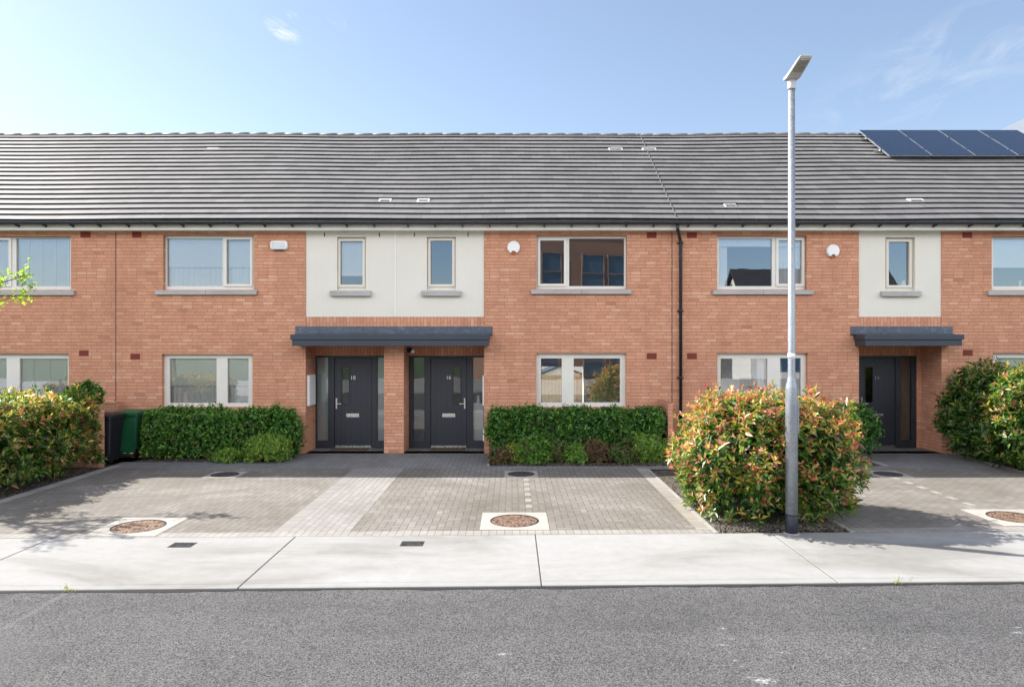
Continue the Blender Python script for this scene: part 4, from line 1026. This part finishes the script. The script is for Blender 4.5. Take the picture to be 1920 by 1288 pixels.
def hedge(name, label, cat_, P, A, c, keys, w, L, W, seed, m=6, group=None, branch=None, mat='hedge', fresh=None, slen=.06, inner=(.84, .6), zmin=.03):
    t = thing(name, (c[0], c[1], 0), label, cat_, group)
    A1 = nz(A+np.array([0,0,.35])+rng.normal(0, .45, A.shape)); P1 = P+A1*rng.uniform(-.10, .05, (len(P),1))+A1*(rng.random((len(P),1)) < .05)*rng.uniform(.02, .08, (len(P),1))
    cl = lump(P, 1.0, 6.0, seed+50)
    def tint(i, age, b):
        c_ = pick(len(i), keys, w)
        if fresh:
            f = pick(len(i), fresh[0], fresh[1]); kk = (age < .5) & (rng.random(len(i)) < fresh[2]*(1+.8*np.clip(cl[i], -1, 1))); c_ = np.where(kk[:,None], f, c_)
        return c_
    sets = [shoot_leaves(P1, A1, m, L, W, slen, tint)]
    cc = np.array(c)
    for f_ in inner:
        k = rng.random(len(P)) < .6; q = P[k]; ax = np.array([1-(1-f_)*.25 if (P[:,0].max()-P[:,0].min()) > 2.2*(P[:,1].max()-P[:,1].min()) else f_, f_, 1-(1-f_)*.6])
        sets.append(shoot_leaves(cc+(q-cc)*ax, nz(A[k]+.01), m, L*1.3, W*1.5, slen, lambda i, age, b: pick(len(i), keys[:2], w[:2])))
    s = cat(*sets); kk = s[0][:,2] > zmin; s = [q[kk] for q in s]
    leaves_mesh('foliage', t, *s, M[mat])
    if branch: stems(t, c, branch[:2], branch[2], branch[3], seed, r0=.01)
    return t

# the big red tipped bush behind the lamp post
photinia('photinia_bush', (3.63, 9.80), (1.15, .90, .95), 1.66, .69, 'big rounded bush with red, orange and yellow leaves behind the lamp post', 'bush', 3.4, 3, 2100, .84, amp=.15, taper=.17, L=.118, W=.044, warm=1.2)
# the hedge at the bins
P, A = boxhedge(2600, -12.0, -8.12, 10.35, 13.55, .1, 1.40, 5, .13, 'ftr', .35)
photinia('photinia_hedge', (-10.0, 12.0), (1.9, 1.6, .8), 1.66, .8, 'wide sunlit hedge with yellow and orange tips beside the black bin', 'hedge', 3, 5, pts=(P, A), red=.60, L=.125, W=.045, warm=.35)
# the pair at the edge by door 14
photinia('photinia_bush', (10.08, 14.3), (.84, .75, 1.0), 1.92, .93, 'dark green shaded bush with purple brown tips beside the porch of door 14', 'bush', 2.6, 9, 1000, .16, L=.15, W=.055, dull=.25, amp=.12)
photinia('photinia_bush', (10.22, 13.05), (1.02, .66, 1.02), 2.0, .97, 'sunlit yellow green bush nearest the edge, in front of the shaded one', 'bush', 2.6, 12, 1100, .5, L=.15, W=.055, amp=.13, warm=.3)
# clipped hedges under the windows
P, A = boxhedge(1700, -7.78, -5.15, 14.2, 15.12, .04, 1.01, 20, .09, 'ftlr', .16)
hedge('hedge', 'clipped dark green hedge under the window between the bins and door 18', 'hedge', P, A, (-6.5, 14.66, .56), ['hd','h','hl','lg','bz'], [2.5,3,1.8,.3,.12], .075, .036, 20, branch=(1.2,.4,1.0,14), fresh=(['hl','lg','yg'], [3,1.6,.4], .35))
P, A = ellipsoid(520, (-5.0, 14.72, .58), (.48, .42, .48), 2.8, 22, .12, 3, .04)
hedge('shrub', 'dark green shrub at the end of the hedge next to door 18', 'shrub', P, A, (-5.0, 14.72, .5), ['hd','h','hl','lg'], [2,3,1.5,.3], .075, .034, 22, branch=(.3,.3,.9,8), fresh=(['hl','lg'], [3,1], .3))
P, A = ellipsoid(600, (-5.07, 14.16, .22), (.50, .33, .34), 2.7, 23, .07, 4, .03)
hedge('shrub', 'low bright yellow green mound in front of the hedge beside door 18', 'shrub', P, A, (-5.07, 14.16, .2), ['lg','hl','yg','h'], [3,2,1.8,.6], .05, .022, 23, fresh=(['yg','lg'], [2,2], .7))
P, A = ellipsoid(220, (-5.85, 14.1, .1), (.38, .22, .17), 2.4, 24, .2, 4, .03)
hedge('shrub', 'thin spreading yellow green plant at the foot of the hedge beside the mound', 'shrub', P, A, (-5.85, 14.1, .08), ['hl','lg','yg','br'], [2,3,.8,.5], .055, .022, 24)
P, A = ellipsoid(170, (-4.73, 14.55, .2), (.17, .2, .28), 2.4, 25, .12, 4, .03)
hedge('shrub', 'small dark shrub against the brick corner of door 18', 'shrub', P, A, (-4.73, 14.55, .2), ['hd','h','hl'], [2,3,1], .06, .03, 25)
P, A = boxhedge(2400, -.46, 3.18, 14.25, 15.12, .04, 1.02, 30, .07, 'ftlr', .12)
hedge('hedge', 'long clipped dark green hedge under the window of number 16', 'hedge', P, A, (1.36, 14.68, .58), ['hd','h','hl','lg','bz'], [3,3,1.3,.2,.10], .078, .036, 30, branch=(1.7,.4,1.0,16), fresh=(['hl','h','lg'], [2.4,2,.6], .3))
P, A = ellipsoid(560, (7.2, 14.5, .6), (.50, .5, .60), 3.2, 33, .05, 3, .03)
hedge('shrub', 'rounded dark green clipped shrub peeping out beside door 14', 'shrub', P, A, (7.2, 14.5, .58), ['hd','h','hl'], [2.6,3,1.2], .06, .028, 33, fresh=(['hl','h'], [2,2], .3))
P, A = ellipsoid(260, (-8.95, 14.3, 1.28), (.30, .32, .36), 2.3, 35, .15, 3, .9)
hedge('shrub', 'dark green shrub top showing over the brick pier behind the sunlit hedge', 'shrub', P, A, (-8.95, 14.3, 1.2), ['hd','h','hl','lg'], [2,3,1.4,.3], .10, .034, 35, branch=(.1,.1,1.3,5), fresh=(['hl','lg'], [2,1], .3))
# low plants in front of the long hedge
ROW = [(-.2, .32, .24, ['br','bz','h','g'], [3,2,2,1], 'brownish low plant at the porch end of the bed by door 16'),
       (.12, .40, .20, ['yg','lg','h'], [2.4,2,1], 'low plant with yellow leaves, close to the porch of door 16'),
       (.46, .52, .30, ['h','hl','g','bz'], [2,2,2,.6], 'tall leafy blue green plant under the small pane of number 16'),
       (.92, .42, .27, ['br','h','g','bz'], [2,2,2,1.4], 'low brown and green plant under the white window post'),
       (1.34, .38, .22, ['lg','hl','yg','h'], [3,2.6,.7,1], 'fresh light green low plant near the middle of the row'),
       (1.78, .46, .32, ['br','bz','pu','h'], [3,2,1.2,1.4], 'brown twiggy low plant right of the fresh green one'),
       (2.28, .44, .28, ['br','h','bz','g'], [2.4,2.2,1,1.6], 'mixed brown and green low plant before the yellow green shrub'),
       (2.78, .62, .34, ['lg','hl','yg','bz'], [2.2,2.2,1.0,.5], 'taller yellow green shrub at the end of the row by the big bush')]
for i, (x, h, r, keys, w, lb) in enumerate(ROW):
    P, A = ellipsoid(int(300*(r/.27)**2)+60, (x, 13.96+.08*(i % 2), h*.36), (r*1.3, .25, h*.6), 2.0, 40+i, .26, 4.5, .03)
    hedge('low_plant', lb, 'plant', P, A, (x, 14.0, h*.4), keys, w, .06 if i != 2 else .09, .026 if i != 2 else .045, 40+i, group='low plants in front of the long hedge', branch=(r*.5,.1,h*.8,5))
for px, lb in ((138, 'small yellow green weed in the kerb joint, left of the light paved path'), (1690, 'small dry weed in the kerb joint below the lamp post shadow')):
    x = (px-960)*6.9/F; P, A = ellipsoid(40, (x, kerbY(x)-.02, .0), (.09, .03, .03), 2, 60, .2, 3, -.01)
    hedge('weed', lb, 'weed', P+np.array([0,0,.0]), A, (x, kerbY(x)-.02, 0), ['lg','yg','yl'], [2,2,1], 0.028, .009, 60, m=4, inner=(), zmin=-.02)
# young tree out of frame whose branch reaches in
def tree():
    bx, by = -9.95, 10.6
    t = thing('lime_tree', (bx, by, 0), 'lime green leafy branch of a young tree reaching in before the venetian blinds', 'tree'); r = random.Random(4); mb = MB()
    mb.tube([(bx,by,0),(bx+.02,by,1.2),(bx-.03,by+.02,2.2),(bx,by,3.2),(bx-.05,by,4.1)], [.055,.05,.042,.03,.012], 10)
    tips = []
    for k in range(18):
        z = 2.2+k*.095; a = k*2.4; ln = .75-.2*abs(z-2.9)+r.uniform(-.1,.15); b = Vector((bx,by,z)); e = b+Vector((math.cos(a)*ln, math.sin(a)*ln, .45*ln+r.uniform(-.05,.2))); cs = (.35,.5,.65,.8,.9,1.0)
        if k == 7: b = Vector((bx,by,2.5)); e = Vector((-7.98, 11.25, 3.30)); cs = (.80,.85,.9,.93,.97,1.0)
        if k == 12: b = Vector((bx,by,2.9)); e = Vector((-8.02, 11.3, 3.58)); cs = (.80,.85,.9,.93,.97,1.0)
        m = (b+e)/2+Vector((0,0,-.05)); mb.tube([b,m,e], [.02,.013,.005], 6)
        for s_ in cs: tips.append(b*(1-s_)*(1-s_)+m*2*s_*(1-s_)+e*s_*s_+Vector((r.uniform(-.1,.1), r.uniform(-.1,.1), r.uniform(-.1,.1))))
    obj('trunk', mb, M['bark'], t)
    P = np.array([tuple(p) for p in tips]); P = np.concatenate([P+rng.normal(0,.06,P.shape) for _ in range(4)]); A = nz(rng.normal(0,.6,P.shape)+np.array([.1,0,.7]))
    s = shoot_leaves(P, A, 6, .075, .042, .08, lambda i, age, b: pick(len(i), ['lm','ll','lg'], [3,2,1]))
    leaves_mesh('crown', t, *s, M['lime'])
tree()

# ------------------------------------------------------------------ buildings and fence beyond
def gable_house(x0, x1, y0, y1, zw, zr, label, wins=(), front=True):
    """gable ends face along Y"""
    t = thing('gabled_house', ((x0+x1)/2, (y0+y1)/2, 0), label, 'house'); xm = (x0+x1)/2; mb = MB()
    mb.loft([[(x0,y0,-.3),(x1,y0,-.3),(x1,y0,zw),(xm,y0,zr),(x0,y0,zw)], [(x0,y1,-.3),(x1,y1,-.3),(x1,y1,zw),(xm,y1,zr),(x0,y1,zw)]], smooth=False); obj('wall', mb, M['whitewall'], t)
    mb = MB(); ov = .35
    for sx in (-1, 1):
        xe = xm+sx*((x1-x0)/2+ov); ze = zw-ov*(zr-zw)/((x1-x0)/2)
        mb.loft([[(xm,y0-ov,zr+.02),(xe,y0-ov,ze+.02),(xe,y0-ov,ze+.22),(xm,y0-ov,zr+.25)], [(xm,y1+ov,zr+.02),(xe,y1+ov,ze+.02),(xe,y1+ov,ze+.22),(xm,y1+ov,zr+.25)]], smooth=False)
    obj('roof', mb, M['slate'], t)
    for a, b, c, d in wins:
        mb = MB(); yw = y1+.02 if front else y0-.02; mb.box(a, b, yw-.03, yw+.03, c, d); obj('window', mb, M['bluepane'], t)
# across the road, seen mirrored in the panes
M['oframe'] = plain('brown_frame', (.27,.22,.19), .6)
ap = thing('apartment_block', (5.0, -18, 0), 'brown brick apartment block mirrored in the upstairs window of number 16', 'apartment block')
mb = MB(); mb.box(-2, 11.0, -26, -16, -.3, 10.6); mb.box(-2.2, 11.2, -26.2, -15.8, 10.6, 10.9); obj('wall', mb, M['bark2'], ap)
for i, (a, b) in enumerate(((1.3,2.6),(4.2,5.7),(6.1,7.6),(8.0,9.4))):
    for c, d in ((6.2,8.5),(3.0,5.0),(.3,2.2)):
        mb = MB(); mb.grid(a-.08, b+.08, c-.08, d+.08, [(a,b,c,c+(d-c)*.45),(a,b,c+(d-c)*.49,d)], -15.99, -15.9); w = obj('window', mb, M['oframe'], ap)
        mb = MB(); mb.box(a, b, -15.985, -15.97, c, d); obj('pane', mb, M['bluepane'], w)
def cross_house():
    t = thing('gabled_house', (21, -18, 0), 'white house with dark slate roof mirrored in the upstairs window of number 14', 'house'); mb = MB()
    x0, x1, y0, y1, zw, zr = 16.1, 27, -22, -15.5, 4.6, 7.6; ym = (y0+y1)/2
    mb.loft([[(x0,y0,-.3),(x0,y1,-.3),(x0,y1,zw),(x0,ym,zr),(x0,y0,zw)], [(x1,y0,-.3),(x1,y1,-.3),(x1,y1,zw),(x1,ym,zr),(x1,y0,zw)]], smooth=False); obj('wall', mb, M['whitewall'], t)
    mb = MB()
    for sy in (-1, 1):
        ye = ym+sy*((y1-y0)/2+.3); ze = zw-.26
        mb.loft([[(x0-.3,ym,zr+.02),(x0-.3,ye,ze),(x0-.3,ye,ze+.2),(x0-.3,ym,zr+.24)], [(x1+.3,ym,zr+.02),(x1+.3,ye,ze),(x1+.3,ye,ze+.2),(x1+.3,ym,zr+.24)]], smooth=False)
    obj('roof', mb, M['slate'], t)
    for a, b, c, d in ((18,19.6,2.9,4.1),(21,23,2.9,4.1),(18,20,.5,2.1)): 
        mb = MB(); mb.box(a, b, y1-.02, y1+.03, c, d); obj('window', mb, M['bluepane'], t)
ap.rotation_euler = (0, 0, R(-14))
cross_house()
mb = MB(); mb.box(-60, 60, -4.2, -1.5, -.3, .02); tag(obj('pavement', mb, M['concrete']), 'pale concrete pavement across the road', 'pavement', kind='structure')
mb = MB(); mb.box(-60, 60, -15.6, -4.2, -.3, 0); tag(obj('forecourt', mb, M['concrete']), 'pale paved forecourt across the road', 'forecourt', kind='structure')
# back garden of number 16, seen through the house
ft = thing('garden_fence', (1.8, 28.5, -.3), 'pale timber back garden fence seen through the ground floor window of number 16', 'fence')
for i in range(70):
    pass
mb = MB()
for i in range(70): mb.box(-2+i*.15, -2+i*.15+.14, 28.5+.012*(i % 2), 28.52+.012*(i % 2), -.3, 1.14)
obj('boards', mb, M['timber'], ft)
for x in (-2.0, .4, 2.8, 5.2, 7.6):
    mb = MB(); mb.box(x-.05, x+.05, 28.44, 28.498, -.3, 1.2); obj('post', mb, M['timber'], ft)
gs = thing('garden_shed', (2.0, 31.5, -.3), 'white gabled shed behind the back fence, seen through the window of number 16', 'shed')
mb = MB(); mb.loft([[(.5,30.5,-.3),(3.9,30.5,-.3),(3.9,30.5,.75),(2.2,30.5,1.42),(.5,30.5,.75)],[(.5,33,-.3),(3.9,33,-.3),(3.9,33,.75),(2.2,33,1.42),(.5,33,.75)]], smooth=False); obj('wall', mb, M['whitewall'], gs)
mb = MB()
for sx in (-1, 1): mb.loft([[(2.2,30.4,1.425),(2.2+sx*1.85,30.4,.70),(2.2+sx*1.85,30.4,.76),(2.2,30.4,1.5)],[(2.2,33.1,1.425),(2.2+sx*1.85,33.1,.70),(2.2+sx*1.85,33.1,.76),(2.2,33.1,1.5)]], smooth=False)
obj('roof', mb, M['slate'], gs)
bh = thing('white_house', (2, 42, -.3), 'white house wall glimpsed behind the shed through the window of number 16', 'house')
mb = MB(); mb.box(-8, 12, 40, 46, -.3, 5.0); obj('wall', mb, M['whitewall'], bh)
mb = MB(); mb.loft([[(-8.3,39.7,4.9),(-8.3,46.3,4.9),(-8.3,43,7.4)],[(12.3,39.7,4.9),(12.3,46.3,4.9),(12.3,43,7.4)]], smooth=False); obj('roof', mb, M['slate'], bh)
# white gable over the ridge
gt = thing('gabled_house', (26.5, 33, 0), 'white gabled house top showing over the ridge beside the solar panels', 'house')
gx, gz, gy = X(1930, 30), Z(254, 30), 30.0
mb = MB(); mb.loft([[(gx+.05,gy,-.3),(gx+9,gy,-.3),(gx+9,gy,gz),(gx+4.5,gy,gz+2.4),(gx+.05,gy,gz)],[(gx+.05,gy+7,-.3),(gx+9,gy+7,-.3),(gx+9,gy+7,gz),(gx+4.5,gy+7,gz+2.4),(gx+.05,gy+7,gz)]], smooth=False); obj('wall', mb, M['whitewall'], gt)
mb = MB()
for sx in (-1, 1):
    xe = gx+4.5-sx*4.75; mb.loft([[(gx+4.5,gy-.3,gz+2.44),(xe,gy-.3,gz-.08),(xe,gy-.3,gz+.26),(gx+4.5,gy-.3,gz+2.8)],[(gx+4.5,gy+7.3,gz+2.44),(xe,gy+7.3,gz-.08),(xe,gy+7.3,gz+.26),(gx+4.5,gy+7.3,gz+2.8)]], smooth=False)
obj('roof', mb, plain('pale_zinc', (.24,.26,.29), .4, .3), gt)

# ------------------------------------------------------------------ light, sky, camera
FILL_CLOUD = 20.0  # radiance of an added, unseen cloud band that brightens the shaded facade
EL = math.atan(.827); SD = Vector((-.927, .375, 0)).normalized()*math.cos(EL)+Vector((0,0,math.sin(EL)))
sun = bpy.data.lights.new('sun', 'SUN'); sun.energy = 3.0; sun.angle = R(.53); sun.color = (1, .955, .88)
so = bpy.data.objects.new('sun', sun); COL.objects.link(so); so.location = SD*60; so.rotation_euler = (-SD).to_track_quat('-Z', 'Y').to_euler()
W = bpy.data.worlds.new('World'); SC.world = W; W.use_nodes = True; W.node_tree.nodes.clear(); t = T(W.node_tree, True)
sky = t.n('ShaderNodeTexSky', sky_type='NISHITA'); sky.sun_disc = False; sky.sun_elevation = EL; sky.sun_rotation = math.atan2(SD.x, SD.y); sky.dust_density = .6; sky.ozone_density = 1.4; sky.air_density = 1.0
tc = t.n('ShaderNodeTexCoord'); sp = t.n('ShaderNodeSeparateXYZ'); t.t.links.new(tc.outputs['Generated'], sp.inputs[0])
dx, dy, dz = [S(t.t, sp.outputs[i]) for i in range(3)]
az, elv = dx/(dy.max(.05)), dz/(dy.max(.05))          # planar sky coordinates ahead of the houses
front = dy.gt(.1)
def wisp(ax, ez, wx, wz, slope, scale, th, amt, seed):
    u = (az-ax)/wx; v = (elv-ez-(az-ax)*slope)/wz
    m = (1.0-(u*u+v*v)).sat()
    n = t.noise(t.vec(az*1.0+seed, (elv-(az-ax)*slope)*2.6, seed), scale, 7, .62, 1.0)
    return m*((n-th)*4.0).sat()*amt
def ax_(px): return (px-960)/F
def ez_(py): return (644-py)/F
cl = wisp(ax_(1800), ez_(105), .26, .085, .42, 8, .46, .30, 3.1) + wisp(ax_(530), ez_(58), .030, .017, -.5, 30, .38, 1.0, 1.7) + wisp(ax_(632), ez_(42), .018, .013, -.4, 30, .46, .5, 5.2) + wisp(ax_(548), ez_(31), .010, .009, -.4, 30, .44, .5, 8.2)
cl = (cl*front).sat()
col = t.mix(1.0, t.mix(1.0, sky.outputs[0], (1.00, .945, .90), 'MULTIPLY'), (.46, .54, .70), 'ADD')
deep = t.rng(dy, -.1, -.5, 0, 1).sat()*t.rng(dz, .22, .34, 1, 0).sat()
col = t.mix(deep, col, t.mix(1.0, col, (.80, .93, 1.07), 'MULTIPLY'))
col = t.mix(cl, col, (5.0, 5.3, 5.7))
qx, qy = dx/(dz.max(.08)), dy/(dz.max(.08))
fill_deck = t.rng(dy, .05, -.3, 0, 1).sat()*t.rng(dz, .17, .27, 0, 1).sat()*t.rng(dz, .52, .66, 1, 0).sat()  # where the added fill cloud sits, low in the sky behind the camera
cn = t.noise(t.vec(qx, qy, 4.0), .9, 6, .6, .6)
fill_deck = (fill_deck*t.rng(cn, .30, .55, .35, 1).sat()).sat()
col = t.mix(fill_deck, col, (FILL_CLOUD, FILL_CLOUD, FILL_CLOUD*1.0))
bg = t.n('ShaderNodeBackground'); t.t.links.new(col, bg.inputs[0]); bg.inputs[1].default_value = .058
ow = t.n('ShaderNodeOutputWorld'); t.t.links.new(bg.outputs[0], ow.inputs[0])
cam = bpy.data.cameras.new('camera'); cam.lens = 24; cam.sensor_width = 36; cam.clip_end = 2000; cam.clip_start = .05
co = bpy.data.objects.new('camera', cam); COL.objects.link(co); co.location = (0, 0, CH); co.rotation_euler = (R(90), 0, 0); SC.camera = co
vs = SC.view_settings; vs.view_transform = 'Standard'; vs.look = 'None'; vs.gamma = 1; vs.use_curve_mapping = False; vs.exposure = 1.78
SC.cycles.max_bounces = 8; SC.cycles.diffuse_bounces = 4; SC.cycles.glossy_bounces = 4; SC.cycles.transparent_max_bounces = 12; SC.cycles.caustics_reflective = False; SC.cycles.caustics_refractive = False
SC.cycles.use_denoising = True
